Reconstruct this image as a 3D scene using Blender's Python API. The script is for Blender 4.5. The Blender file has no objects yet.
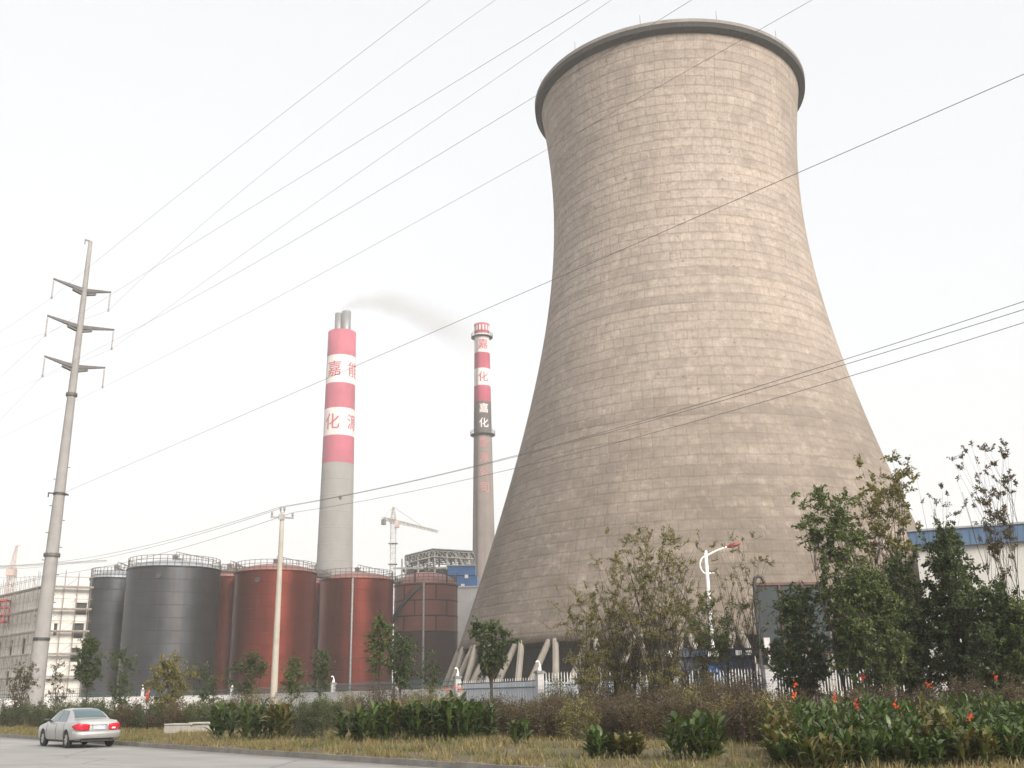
import bpy, bmesh, math, random
import numpy as np
from mathutils import Vector, Matrix

R = math.radians
PI = math.pi
random.seed(7)
RNG = np.random.default_rng(7)
scene = bpy.context.scene
COL = scene.collection

# ------------------------------------------------------------------ camera model (eye 1.725 m above the ground)
EYE = 1.725
F, PITCH, ROLL = 1024.85, 0.29301, -0.01759
FW = Vector((0, math.cos(PITCH), math.sin(PITCH)))
_up = Vector((0, -math.sin(PITCH), math.cos(PITCH)))
_rt = Vector((1, 0, 0))
RT = math.cos(ROLL) * _rt + math.sin(ROLL) * _up
UP = -math.sin(ROLL) * _rt + math.cos(ROLL) * _up


def ray(x, y):
    return FW + RT * ((x - 512) / F) - UP * ((y - 384) / F)


def at(x, y, Y):
    d = ray(x, y)
    return Vector((0, 0, EYE)) + d * (Y / d.y)


def on_z(x, y, z):
    d = ray(x, y)
    return Vector((0, 0, EYE)) + d * ((z - EYE) / d.z)


def foot(x, Y, z=0.0):
    """ground point whose vertical crosses the horizon at pixel column x, Y metres away"""
    hy = 694.0 - 0.0176 * (x - 512)
    p = at(x, hy, Y)
    return Vector((p.x, Y, z))


def pix(P):
    v = Vector(P) - Vector((0, 0, EYE))
    d = v.dot(FW)
    return 512 + F * v.dot(RT) / d, 384 - F * v.dot(UP) / d


def hz(x, y, Y):
    return at(x, y, Y).z


# ------------------------------------------------------------------ object helpers
def tag(o, label=None, cat=None, group=None, kind=None):
    if label:
        o["label"] = label
    if cat:
        o["category"] = cat
    if group:
        o["group"] = group
    if kind:
        o["kind"] = kind
    return o


def empty(name, loc, label, cat, group=None, rz=0.0):
    o = bpy.data.objects.new(name, None)
    COL.objects.link(o)
    o.location = loc
    o.rotation_euler = (0, 0, rz)
    o.empty_display_size = 0.3
    return tag(o, label, cat, group)


def link(name, me, parent=None):
    o = bpy.data.objects.new(name, me)
    COL.objects.link(o)
    if parent is not None:
        o.parent = parent
    return o


def copy_tree(o, parent=None):
    c = o.copy()
    COL.objects.link(c)
    if parent is not None:
        c.parent = parent
    for ch in [k for k in COL.objects if k.parent == o]:
        copy_tree(ch, c)
    return c


def frame(d):
    d = Vector(d).normalized()
    a = Vector((0, 0, 1)) if abs(d.z) < 0.95 else Vector((1, 0, 0))
    u = d.cross(a).normalized()
    return u, d.cross(u).normalized()


class MB:
    def __init__(s):
        s.v = []
        s.f = []
        s.m = []
        s.sm = []
        s.uv = None

    def add(s, vs, fs, mi=0, smooth=False):
        n = len(s.v)
        s.v += [tuple(p) for p in vs]
        s.f += [tuple(i + n for i in f) for f in fs]
        s.m += [mi] * len(fs)
        s.sm += [smooth] * len(fs)

    def box(s, c, size, rz=0.0, mi=0):
        cx, cy, cz = c
        sx, sy, sz = (k / 2 for k in size)
        ca, sa = math.cos(rz), math.sin(rz)
        vs = []
        for dz in (-sz, sz):
            for dx, dy in ((-sx, -sy), (sx, -sy), (sx, sy), (-sx, sy)):
                vs.append((cx + dx * ca - dy * sa, cy + dx * sa + dy * ca, cz + dz))
        s.add(vs, [(3, 2, 1, 0), (4, 5, 6, 7), (0, 1, 5, 4), (1, 2, 6, 5), (2, 3, 7, 6), (3, 0, 4, 7)], mi)

    def bar(s, a, b, w, h=None, mi=0, up=(0, 0, 1)):
        """rectangular bar from a to b, w across, h along up"""
        h = h or w
        a, b = Vector(a), Vector(b)
        d = (b - a).normalized()
        upv = Vector(up)
        if abs(d.dot(upv)) > 0.98:
            upv = Vector((1, 0, 0))
        x = d.cross(upv).normalized() * (w / 2)
        y = x.cross(d).normalized() * (h / 2)
        vs = [a - x - y, a + x - y, a + x + y, a - x + y, b - x - y, b + x - y, b + x + y, b - x + y]
        s.add(vs, [(0, 1, 2, 3), (7, 6, 5, 4), (4, 5, 1, 0), (5, 6, 2, 1), (6, 7, 3, 2), (7, 4, 0, 3)], mi)

    def tube(s, pts, rad, n=8, mi=0, cap=True, smooth=True):
        pts = [Vector(p) for p in pts]
        if not hasattr(rad, "__len__"):
            rad = [rad] * len(pts)
        vs, fs = [], []
        u = None
        for i, p in enumerate(pts):
            d = (pts[min(i + 1, len(pts) - 1)] - pts[max(i - 1, 0)])
            if d.length < 1e-9:
                d = Vector((0, 0, 1))
            d.normalize()
            if u is None:
                u, w = frame(d)
            else:
                u = (u - d * u.dot(d))
                if u.length < 1e-6:
                    u, w = frame(d)
                u.normalize()
            w = d.cross(u)
            for k in range(n):
                a = 2 * PI * k / n
                vs.append(p + (u * math.cos(a) + w * math.sin(a)) * rad[i])
        for i in range(len(pts) - 1):
            for k in range(n):
                k2 = (k + 1) % n
                fs.append((i * n + k, i * n + k2, (i + 1) * n + k2, (i + 1) * n + k))
        s.add(vs, fs, mi, smooth)
        if cap:
            m = (len(pts) - 1) * n
            s.add([vs[k] for k in range(n)], [tuple(reversed(range(n)))], mi)
            s.add([vs[m + k] for k in range(n)], [tuple(range(n))], mi)

    def lathe(s, prof, n=48, c=(0, 0, 0), mi=0, smooth=True, mis=None):
        """prof: list of (r, z)"""
        vs, fs = [], []
        for r, z in prof:
            for k in range(n):
                a = 2 * PI * k / n
                vs.append((c[0] + r * math.cos(a), c[1] + r * math.sin(a), c[2] + z))
        base = len(s.v)
        s.v += vs
        for i in range(len(prof) - 1):
            for k in range(n):
                k2 = (k + 1) % n
                s.f.append((base + i * n + k, base + i * n + k2, base + (i + 1) * n + k2, base + (i + 1) * n + k))
                s.m.append(mis[i] if mis else mi)
                s.sm.append(smooth)

    def disc(s, r, z, n=48, c=(0, 0, 0), mi=0, down=False):
        vs = [(c[0] + r * math.cos(2 * PI * k / n), c[1] + r * math.sin(2 * PI * k / n), c[2] + z) for k in range(n)]
        s.add(vs, [tuple(reversed(range(n))) if down else tuple(range(n))], mi)

    def build(s, name, mats, parent=None):
        me = bpy.data.meshes.new(name)
        me.from_pydata(s.v, [], s.f)
        if not isinstance(mats, (list, tuple)):
            mats = [mats]
        for m in mats:
            me.materials.append(m)
        me.polygons.foreach_set("material_index", s.m)
        me.polygons.foreach_set("use_smooth", s.sm)
        me.update()
        return link(name, me, parent)


# ------------------------------------------------------------------ materials
def lin(r, g, b):
    f = lambda c: c / 12.92 if c <= 0.04045 else ((c + 0.055) / 1.055) ** 2.4
    return (f(r / 255), f(g / 255), f(b / 255), 1)


class NT:
    def __init__(s, name):
        s.mat = bpy.data.materials.new(name)
        s.mat.use_nodes = True
        s.t = s.mat.node_tree
        s.t.nodes.clear()
        s.out = s.n("ShaderNodeOutputMaterial")

    def n(s, typ, **kw):
        nd = s.t.nodes.new(typ)
        for k, v in kw.items():
            if k.startswith("i_"):
                key = k[2:].replace("_", " ")
                nd.inputs[key].default_value = v
            else:
                setattr(nd, k, v)
        return nd

    def l(s, a, ao, b, bi):
        s.t.links.new(a.outputs[ao], b.inputs[bi])

    def noise(s, vec, scale, detail=4, rough=0.55, dist=0.0):
        nd = s.n("ShaderNodeTexNoise")
        nd.inputs["Scale"].default_value = scale
        nd.inputs["Detail"].default_value = detail
        nd.inputs["Roughness"].default_value = rough
        nd.inputs["Distortion"].default_value = dist
        if vec is not None:
            s.t.links.new(vec, nd.inputs["Vector"])
        return nd.outputs["Fac"]

    def ramp(s, fac, stops):
        nd = s.n("ShaderNodeValToRGB")
        e = nd.color_ramp.elements
        while len(e) > len(stops):
            e.remove(e[-1])
        while len(e) < len(stops):
            e.new(0.5)
        for k, (p, c) in enumerate(stops):
            e[k].position = p
            e[k].color = c if hasattr(c, "__len__") else (c, c, c, 1)
        s.t.links.new(fac, nd.inputs["Fac"])
        return nd.outputs["Color"]

    def mix(s, fac, a, b, mode="MIX"):
        nd = s.n("ShaderNodeMix", data_type="RGBA", blend_type=mode)
        for sock, val in ((nd.inputs[0], fac), (nd.inputs[6], a), (nd.inputs[7], b)):
            if isinstance(val, bpy.types.NodeSocket):
                s.t.links.new(val, sock)
            else:
                sock.default_value = val
        return nd.outputs[2]

    def math(s, op, a, b=None, clamp=False):
        nd = s.n("ShaderNodeMath", operation=op, use_clamp=clamp)
        for k, val in enumerate((a, b)):
            if val is None:
                continue
            if isinstance(val, bpy.types.NodeSocket):
                s.t.links.new(val, nd.inputs[k])
            else:
                nd.inputs[k].default_value = val
        return nd.outputs[0]

    def mapping(s, vec, scale=(1, 1, 1), loc=(0, 0, 0)):
        nd = s.n("ShaderNodeMapping")
        nd.inputs["Scale"].default_value = scale
        nd.inputs["Location"].default_value = loc
        s.t.links.new(vec, nd.inputs["Vector"])
        return nd.outputs["Vector"]

    def coord(s, which="Object"):
        return s.n("ShaderNodeTexCoord").outputs[which]

    def pbr(s, color, rough=0.7, metallic=0.0, bump=None, bump_d=0.05, spec=0.5, bump_s=1.0):
        b = s.n("ShaderNodeBsdfPrincipled")
        for key, val in (("Base Color", color), ("Roughness", rough), ("Metallic", metallic), ("Specular IOR Level", spec)):
            if isinstance(val, bpy.types.NodeSocket):
                s.t.links.new(val, b.inputs[key])
            else:
                b.inputs[key].default_value = val
        if bump is not None:
            bn = s.n("ShaderNodeBump")
            bn.inputs["Distance"].default_value = bump_d
            bn.inputs["Strength"].default_value = bump_s
            s.t.links.new(bump, bn.inputs["Height"])
            s.t.links.new(bn.outputs["Normal"], b.inputs["Normal"])
        s.t.links.new(b.outputs[0], s.out.inputs["Surface"])
        s.bsdf = b
        return s.mat


def paint(name, c, rough=0.5, metallic=0.0, var=0.12, scale=1.5, dirt=None, dirt_amt=0.0, bump=0.0, spec=0.5):
    """painted or plain surface with mottling and streaky dirt"""
    t = NT(name)
    co = t.coord()
    n1 = t.noise(co, scale, 5)
    dark = tuple(k * (1 - var * 1.6) for k in c[:3]) + (1,)
    lite = tuple(min(1, k * (1 + var)) for k in c[:3]) + (1,)
    col = t.ramp(n1, [(0.3, dark), (0.7, lite)])
    if dirt is not None:
        st = t.noise(t.mapping(co, (2.2, 2.2, 0.25)), scale * 1.3, 5)
        col = t.mix(t.math("MULTIPLY", t.ramp(st, [(0.48, 0.0), (0.72, 1.0)]), dirt_amt), col, dirt)
    return t.pbr(col, rough, metallic, n1 if bump else None, bump, spec)


def leaf_mat(name, stops, transl=0.28, rough=0.5):
    t = NT(name)
    g = t.n("ShaderNodeNewGeometry")
    n = len(stops)
    col = t.ramp(g.outputs["Random Per Island"], [(i / max(1, n - 1), c) for i, c in enumerate(stops)])
    big = t.noise(t.coord(), 1.1, 2)
    col = t.mix(t.ramp(big, [(0.35, 0.0), (0.65, 0.55)]), col, t.mix(1.0, col, (0.62, 0.66, 0.6, 1), "MULTIPLY"))
    p = t.n("ShaderNodeBsdfPrincipled")
    p.inputs["Roughness"].default_value = rough
    p.inputs["Specular IOR Level"].default_value = 0.35
    tr = t.n("ShaderNodeBsdfTranslucent")
    t.t.links.new(col, p.inputs["Base Color"])
    t.t.links.new(t.mix(1.0, col, (1.0, 1.1, 0.6, 1), "MULTIPLY"), tr.inputs["Color"])
    ms = t.n("ShaderNodeMixShader")
    ms.inputs[0].default_value = transl
    t.l(p, 0, ms, 1)
    t.l(tr, 0, ms, 2)
    t.l(ms, 0, t.out, "Surface")
    return t.mat


def grass_mat(name, stops, transl=0.2, rough=0.7):
    m = leaf_mat(name, stops, transl, rough)
    nt_ = m.node_tree
    big = nt_.nodes.new("ShaderNodeTexNoise")
    big.inputs["Scale"].default_value = 0.55
    big.inputs["Detail"].default_value = 4
    tc = nt_.nodes.new("ShaderNodeTexCoord")
    nt_.links.new(tc.outputs["Object"], big.inputs["Vector"])
    rp_ = nt_.nodes.new("ShaderNodeValToRGB")
    rp_.color_ramp.elements[0].position = 0.50
    rp_.color_ramp.elements[1].position = 0.68
    nt_.links.new(big.outputs["Fac"], rp_.inputs["Fac"])
    for nd in [n for n in nt_.nodes if n.type in ("BSDF_PRINCIPLED", "BSDF_TRANSLUCENT")]:
        sock = nd.inputs["Base Color"] if nd.type == "BSDF_PRINCIPLED" else nd.inputs["Color"]
        src = sock.links[0].from_socket
        mx = nt_.nodes.new("ShaderNodeMix")
        mx.data_type = "RGBA"
        mx.blend_type = "MULTIPLY"
        nt_.links.new(rp_.outputs["Color"], mx.inputs[0])
        nt_.links.new(src, mx.inputs[6])
        mx.inputs[7].default_value = (0.55, 0.78, 0.5, 1)
        nt_.links.new(mx.outputs[2], sock)
    return m


M = {}
M["bark"] = paint("bark", (0.055, 0.044, 0.035, 1), 0.9, var=0.3, scale=9, bump=0.01)
M["twig"] = paint("twig", (0.075, 0.056, 0.042, 1), 0.9, var=0.3, scale=5)
M["stem"] = paint("green_stem", (0.075, 0.09, 0.032, 1), 0.7, var=0.3, scale=5)
M["leaf_dark"] = leaf_mat("leaf_dark", [(0.0220, 0.0367, 0.0150, 1), (0.0371, 0.0608, 0.0210, 1), (0.0574, 0.0881, 0.0270, 1), (0.0844, 0.1120, 0.0390, 1), (0.1435, 0.1681, 0.0720, 1)])  # the last, palest stop paints in highlights on scattered leaves
M["leaf_green"] = leaf_mat("leaf_green", [(0.0405, 0.0638, 0.0205, 1), (0.0700, 0.1034, 0.0266, 1), (0.1149, 0.1482, 0.0415, 1), (0.1780, 0.1946, 0.0696, 1)])
M["leaf_olive"] = leaf_mat("leaf_olive", [(0.0836, 0.0836, 0.0276, 1), (0.1426, 0.1426, 0.0398, 1), (0.2103, 0.1916, 0.0609, 1), (0.2858, 0.2485, 0.0991, 1), (0.1701, 0.1047, 0.0581, 1)])
M["leaf_bronze"] = leaf_mat("leaf_bronze", [(0.0610, 0.0365, 0.0230, 1), (0.0858, 0.0690, 0.0299, 1), (0.1111, 0.0943, 0.0328, 1), (0.1429, 0.0814, 0.0479, 1)])
M["leaf_brown"] = leaf_mat("leaf_brown", [(0.0436, 0.0282, 0.0167, 1), (0.0742, 0.0482, 0.0262, 1), (0.1091, 0.0735, 0.0370, 1), (0.0733, 0.0685, 0.0253, 1)], 0.15)
M["leaf_straw"] = leaf_mat("leaf_straw", [(0.1248, 0.1041, 0.0351, 1), (0.2007, 0.1455, 0.0558, 1), (0.1230, 0.1368, 0.0402, 1), (0.2502, 0.1812, 0.0846, 1)], 0.2)
M["leaf_canna"] = leaf_mat("leaf_canna", [(0.0251, 0.0461, 0.0126, 1), (0.0416, 0.0720, 0.0166, 1), (0.0684, 0.1104, 0.0233, 1), (0.0915, 0.1334, 0.0392, 1), (0.0455, 0.0718, 0.0193, 1), (0.1325, 0.1115, 0.0383, 1)], 0.25, 0.38)
M["leaf_canna_yellow"] = leaf_mat("leaf_canna_yellow", [(0.0442, 0.0592, 0.0142, 1), (0.0892, 0.1042, 0.0241, 1), (0.1448, 0.1249, 0.0348, 1), (0.1187, 0.0737, 0.0337, 1)], 0.25, 0.42)
M["grass"] = grass_mat("grass_blade", [(0.10, 0.092, 0.03, 1), (0.20, 0.145, 0.06, 1), (0.25, 0.185, 0.085, 1), (0.13, 0.125, 0.04, 1), (0.29, 0.22, 0.11, 1)], 0.2, 0.7)
M["flower"] = leaf_mat("flower_orange", [(0.75, 0.10, 0.03, 1), (0.85, 0.20, 0.04, 1), (0.80, 0.06, 0.04, 1)], 0.3)
M["flower_red"] = leaf_mat("flower_red", [(0.60, 0.03, 0.03, 1), (0.70, 0.06, 0.05, 1)], 0.3)


def ground_mat():
    t = NT("bare_ground")
    co = t.coord()
    a = t.noise(co, 0.35, 6, 0.6)
    b = t.noise(co, 4.0, 5, 0.6)
    c1 = t.ramp(a, [(0.35, (0.055, 0.055, 0.022, 1)), (0.5, (0.105, 0.085, 0.042, 1)), (0.65, (0.14, 0.11, 0.06, 1))])
    col = t.mix(t.ramp(b, [(0.4, 0.0), (0.7, 0.6)]), c1, (0.085, 0.065, 0.04, 1))
    return t.pbr(col, 0.95, 0, b, 0.06)


def road_mat():
    t = NT("worn_asphalt")
    co = t.coord()
    a = t.noise(co, 0.25, 4)
    b = t.noise(co, 60.0, 3)
    streak = t.noise(t.mapping(co, (0.06, 1.2, 1)), 1.0, 4)
    col = t.ramp(a, [(0.35, (0.235, 0.23, 0.222, 1)), (0.65, (0.295, 0.288, 0.28, 1))])
    col = t.mix(t.ramp(streak, [(0.45, 0.0), (0.7, 0.45)]), col, (0.20, 0.195, 0.188, 1))
    vor = t.n("ShaderNodeTexVoronoi", feature="DISTANCE_TO_EDGE")
    vor.inputs["Scale"].default_value = 0.22
    wob = t.n("ShaderNodeMix", data_type="VECTOR")
    wob.inputs[0].default_value = 0.25
    nz = t.n("ShaderNodeTexNoise")
    nz.inputs["Scale"].default_value = 0.8
    t.t.links.new(co, nz.inputs["Vector"])
    t.t.links.new(co, wob.inputs[4])
    t.t.links.new(nz.outputs["Color"], wob.inputs[5])
    t.t.links.new(wob.outputs[1], vor.inputs["Vector"])
    crack = t.ramp(vor.outputs["Distance"], [(0.0, 1.0), (0.012, 0.0)])
    col = t.mix(t.math("MULTIPLY", crack, 0.6), col, (0.07, 0.068, 0.065, 1))
    col = t.mix(t.ramp(b, [(0.4, 0.0), (0.7, 0.35)]), col, (0.34, 0.33, 0.32, 1))
    sx = t.n("ShaderNodeSeparateXYZ")
    t.t.links.new(co, sx.inputs[0])
    nn_ = t.math("ADD", t.math("MULTIPLY", sx.outputs[0], 0.7602), t.math("MULTIPLY", sx.outputs[1], 0.6497))
    edge = t.math("ADD", nn_, t.math("MULTIPLY", t.math("SUBTRACT", t.noise(co, 1.2, 5), 0.5), 1.6))
    mr_ = t.n("ShaderNodeMapRange", clamp=True)
    mr_.inputs[1].default_value = 15.0
    mr_.inputs[2].default_value = 15.8
    t.t.links.new(edge, mr_.inputs[0])
    col = t.mix(t.math("MULTIPLY", mr_.outputs[0], 0.75), col, (0.115, 0.10, 0.08, 1))
    lane = t.math("ABSOLUTE", t.math("SUBTRACT", t.math("FRACT", t.math("MULTIPLY", nn_, 0.55)), 0.5))
    col = t.mix(t.math("MULTIPLY", t.ramp(lane, [(0.0, 0.35), (0.3, 0.0)]), t.ramp(streak, [(0.3, 0.2), (0.6, 1.0)])), col, (0.19, 0.186, 0.18, 1))
    return t.pbr(col, 0.85, 0, b, 0.01)


def concrete(name, c, var=0.12, streak=0.35, scale=0.6, dark=(0.09, 0.085, 0.075, 1), bump=0.02):
    t = NT(name)
    co = t.coord()
    a = t.noise(co, scale, 6, 0.6)
    s = t.noise(t.mapping(co, (3.0, 3.0, 0.15)), scale * 1.5, 5)
    fine = t.noise(co, scale * 14, 4)
    col = t.ramp(a, [(0.3, tuple(k * (1 - 1.5 * var) for k in c[:3]) + (1,)), (0.7, tuple(k * (1 + var) for k in c[:3]) + (1,))])
    col = t.mix(t.math("MULTIPLY", t.ramp(s, [(0.5, 0.0), (0.75, 1.0)]), streak), col, dark)
    col = t.mix(t.math("MULTIPLY", t.ramp(fine, [(0.35, 1.0), (0.55, 0.0)]), 0.25), col, tuple(k * 0.6 for k in c[:3]) + (1,))
    return t.pbr(col, 0.9, 0, fine, bump)


def tower_mat():
    """slip-formed concrete: lift lines and panel joints from a UV in panel units, weathering from noise"""
    t = NT("tower_concrete")
    uv = t.n("ShaderNodeUVMap", uv_map="panels").outputs["UV"]
    co = t.coord()
    nz = t.n("ShaderNodeTexNoise")
    nz.inputs["Scale"].default_value = 0.55
    nz.inputs["Detail"].default_value = 3
    t.t.links.new(uv, nz.inputs["Vector"])
    sub = t.n("ShaderNodeVectorMath", operation="SUBTRACT")
    sub.inputs[1].default_value = (0.5, 0.5, 0.5)
    t.t.links.new(nz.outputs["Color"], sub.inputs[0])
    scl = t.n("ShaderNodeVectorMath", operation="MULTIPLY")
    scl.inputs[1].default_value = (0.42, 0.26, 0.0)
    t.t.links.new(sub.outputs[0], scl.inputs[0])
    add = t.n("ShaderNodeVectorMath", operation="ADD")
    t.t.links.new(uv, add.inputs[0])
    t.t.links.new(scl.outputs[0], add.inputs[1])
    wv = add.outputs[0]
    # the number of panels round a lift follows its girth; every lift starts at its own offset
    sep = t.n("ShaderNodeSeparateXYZ")
    t.t.links.new(wv, sep.inputs[0])
    row = t.math("FLOOR", sep.outputs[1])
    fr = t.math("FRACT", sep.outputs[1])
    zr_ = t.math("DIVIDE", t.math("SUBTRACT", t.math("MULTIPLY", row, 1.5), 82.263), 49.3)
    girth = t.math("SQRT", t.math("ADD", t.math("MULTIPLY", zr_, zr_), 1.0))
    npan = t.math("ROUND", t.math("MULTIPLY", girth, 84.0))
    wn = t.n("ShaderNodeTexWhiteNoise", noise_dimensions="1D")
    t.t.links.new(row, wn.inputs["W"])
    uu = t.math("ADD", t.math("MULTIPLY", t.math("DIVIDE", sep.outputs[0], 120.0), npan), t.math("MULTIPLY", wn.outputs["Value"], 0.6))
    cell = t.math("FLOOR", uu)
    fu = t.math("ABSOLUTE", t.math("SUBTRACT", t.math("FRACT", uu), 0.5))
    cv = t.n("ShaderNodeCombineXYZ")
    t.t.links.new(cell, cv.inputs[0])
    t.t.links.new(row, cv.inputs[1])
    wc = t.n("ShaderNodeTexWhiteNoise", noise_dimensions="2D")
    t.t.links.new(cv.outputs[0], wc.inputs["Vector"])
    joint = t.ramp(fu, [(0.395, 0.0), (0.475, 1.0)])
    big = t.noise(co, 0.045, 6, 0.6)
    med = t.noise(co, 0.22, 6, 0.62)
    fine = t.noise(co, 2.2, 5, 0.6)
    col = t.ramp(big, [(0.32, (0.306, 0.259, 0.206, 1)), (0.5, (0.375, 0.317, 0.261, 1)), (0.68, (0.434, 0.371, 0.315, 1))])
    # each panel its own slight tone
    col = t.mix(0.17, col, t.mix(wc.outputs["Value"], (0.267, 0.229, 0.188, 1), (0.488, 0.420, 0.359, 1)))
    # each lift its own tone
    col = t.mix(t.math("MULTIPLY", wn.outputs["Value"], 0.30), col, (0.260, 0.222, 0.184, 1))
    # a few lifts poured darker, patchily
    wn2 = t.n("ShaderNodeTexWhiteNoise", noise_dimensions="1D")
    t.t.links.new(t.math("ADD", row, 37.0), wn2.inputs["W"])
    dk = t.math("MULTIPLY", t.ramp(wn2.outputs["Value"], [(0.68, 0.0), (0.92, 1.0)]), t.ramp(t.noise(t.mapping(uv, (0.11, 0.5, 1)), 1.0, 5, 0.7), [(0.42, 0.0), (0.60, 1.0)]))
    col = t.mix(t.math("MULTIPLY", dk, 0.65), col, (0.188, 0.160, 0.135, 1))
    # weathering rises from the foot: the lower shell is greyer and blotchier
    sz = t.n("ShaderNodeSeparateXYZ")
    t.t.links.new(co, sz.inputs[0])
    zf = t.math("DIVIDE", sz.outputs[2], 103.5)
    low = t.ramp(t.math("ADD", zf, t.math("MULTIPLY", t.math("SUBTRACT", med, 0.5), 0.5)), [(0.05, 1.0), (0.30, 0.55), (0.52, 0.0)])
    col = t.mix(t.math("MULTIPLY", low, 0.72), col, (0.195, 0.168, 0.135, 1))
    zlow = t.n("ShaderNodeMapRange", clamp=True)
    zlow.inputs[1].default_value = 0.55
    zlow.inputs[2].default_value = 0.16
    t.t.links.new(zf, zlow.inputs[0])
    grime = t.ramp(t.noise(t.mapping(co, (1, 1, 2.0)), 0.16, 10, 0.75), [(0.40, 0.0), (0.60, 1.0)])
    gs = t.math("MULTIPLY", grime, zlow.outputs[0])
    col = t.mix(t.math("MULTIPLY", gs, 0.85), col, (0.118, 0.098, 0.08, 1))
    rusty = t.ramp(t.noise(t.mapping(co, (1, 1, 2.6), (13, 5, 9)), 0.11, 8, 0.7), [(0.585, 0.0), (0.64, 1.0)])
    col = t.mix(t.math("MULTIPLY", t.math("MULTIPLY", rusty, zlow.outputs[0]), 0.6), col, (0.125, 0.088, 0.070, 1))
    run = t.noise(t.mapping(uv, (2.2, 0.10, 1)), 1.0, 6, 0.65)
    col = t.mix(t.math("MULTIPLY", t.math("MULTIPLY", t.ramp(run, [(0.50, 0.0), (0.70, 1.0)]), zlow.outputs[0]), 0.45), col, (0.13, 0.11, 0.092, 1))
    blot = t.math("MULTIPLY", t.ramp(med, [(0.50, 0.0), (0.66, 1.0)]), 0.62)
    col = t.mix(blot, col, (0.213, 0.180, 0.150, 1))
    # dark weeping under some lifts
    weep = t.math("MULTIPLY", t.ramp(fr, [(0.62, 0.0), (0.97, 1.0)]), t.ramp(t.noise(t.mapping(uv, (0.9, 0.35, 1)), 1.0, 6, 0.7), [(0.46, 0.0), (0.66, 1.0)]))
    col = t.mix(t.math("MULTIPLY", weep, 0.8), col, (0.122, 0.096, 0.081, 1))
    # vertical streaks
    st = t.noise(t.mapping(uv, (1.6, 0.06, 1)), 1.0, 5, 0.6)
    col = t.mix(t.math("MULTIPLY", t.ramp(st, [(0.52, 0.0), (0.75, 1.0)]), 0.35), col, (0.198, 0.165, 0.143, 1))
    # lift lines, broken and uneven
    gate = t.ramp(t.noise(t.mapping(uv, (0.35, 1.3, 1)), 1.0, 5, 0.7), [(0.36, 0.12), (0.64, 1.0)])
    l1 = t.ramp(t.math("ABSOLUTE", t.math("SUBTRACT", fr, 0.5)), [(0.34, 0.0), (0.47, 1.0)])
    col = t.mix(t.math("MULTIPLY", t.math("MULTIPLY", l1, gate), 0.55), col, (0.176, 0.145, 0.119, 1))
    gate2 = t.ramp(t.noise(t.mapping(uv, (0.8, 0.8, 1), (7, 3, 0)), 1.0, 4, 0.7), [(0.38, 0.05), (0.62, 1.0)])
    col = t.mix(t.math("MULTIPLY", t.math("MULTIPLY", joint, gate2), 0.40), col, (0.192, 0.158, 0.131, 1))
    col = t.mix(t.math("MULTIPLY", t.ramp(fine, [(0.38, 1.0), (0.56, 0.0)]), 0.5), col, (0.213, 0.183, 0.153, 1))
    # stained panels: groups of panels darker than their neighbours
    pn = t.noise(t.mapping(cv.outputs[0], (0.16, 0.42, 1)), 1.0, 3, 0.7)
    stn = t.math("MULTIPLY", t.ramp(pn, [(0.55, 0.0), (0.68, 1.0)]), t.ramp(wc.outputs["Value"], [(0.3, 0.1), (0.8, 0.75)]))
    col = t.mix(t.math("MULTIPLY", stn, 0.6), col, (0.199, 0.164, 0.140, 1))
    lit = t.math("MULTIPLY", t.ramp(t.noise(co, 0.6, 5, 0.65), [(0.56, 0.0), (0.70, 1.0)]), 0.35)
    col = t.mix(lit, col, (0.494, 0.433, 0.374, 1))
    meso = t.ramp(t.noise(t.mapping(co, (1, 1, 1.6)), 0.75, 7, 0.72), [(0.40, 0.0), (0.62, 1.0)])
    amt = t.math("ADD", 0.16, t.math("MULTIPLY", zlow.outputs[0], 0.34))
    col = t.mix(t.math("MULTIPLY", meso, amt), col, (0.128, 0.106, 0.088, 1))
    patch_ = t.ramp(t.noise(t.mapping(co, (1, 1, 1.9), (4, 31, 2)), 0.075, 8, 0.66), [(0.47, 0.0), (0.60, 1.0)])
    col = t.mix(t.math("MULTIPLY", t.math("MULTIPLY", patch_, zlow.outputs[0]), 0.6), col, (0.118, 0.098, 0.078, 1))
    # the foot of the shell has gone a yellower grey
    col = t.mix(t.math("MULTIPLY", zlow.outputs[0], 0.5), col, t.mix(1.0, col, (0.98, 0.955, 0.90, 1), "MULTIPLY"))
    # a few dark pock marks
    spots = t.math("MULTIPLY", t.ramp(t.noise(co, 0.9, 3, 0.5), [(0.70, 0.0), (0.73, 1.0)]), 0.8)
    col = t.mix(spots, col, (0.153, 0.119, 0.113, 1))
    col = t.mix(1.0, col, (1.0, 0.99, 1.02, 1), "MULTIPLY")
    hgt = t.math("SUBTRACT", t.math("MULTIPLY", fine, 0.5), t.math("ADD", t.math("MULTIPLY", joint, 0.5), t.math("MULTIPLY", l1, 0.7)))
    return t.pbr(col, 0.92, 0, hgt, 0.06, 0.3)


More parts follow.
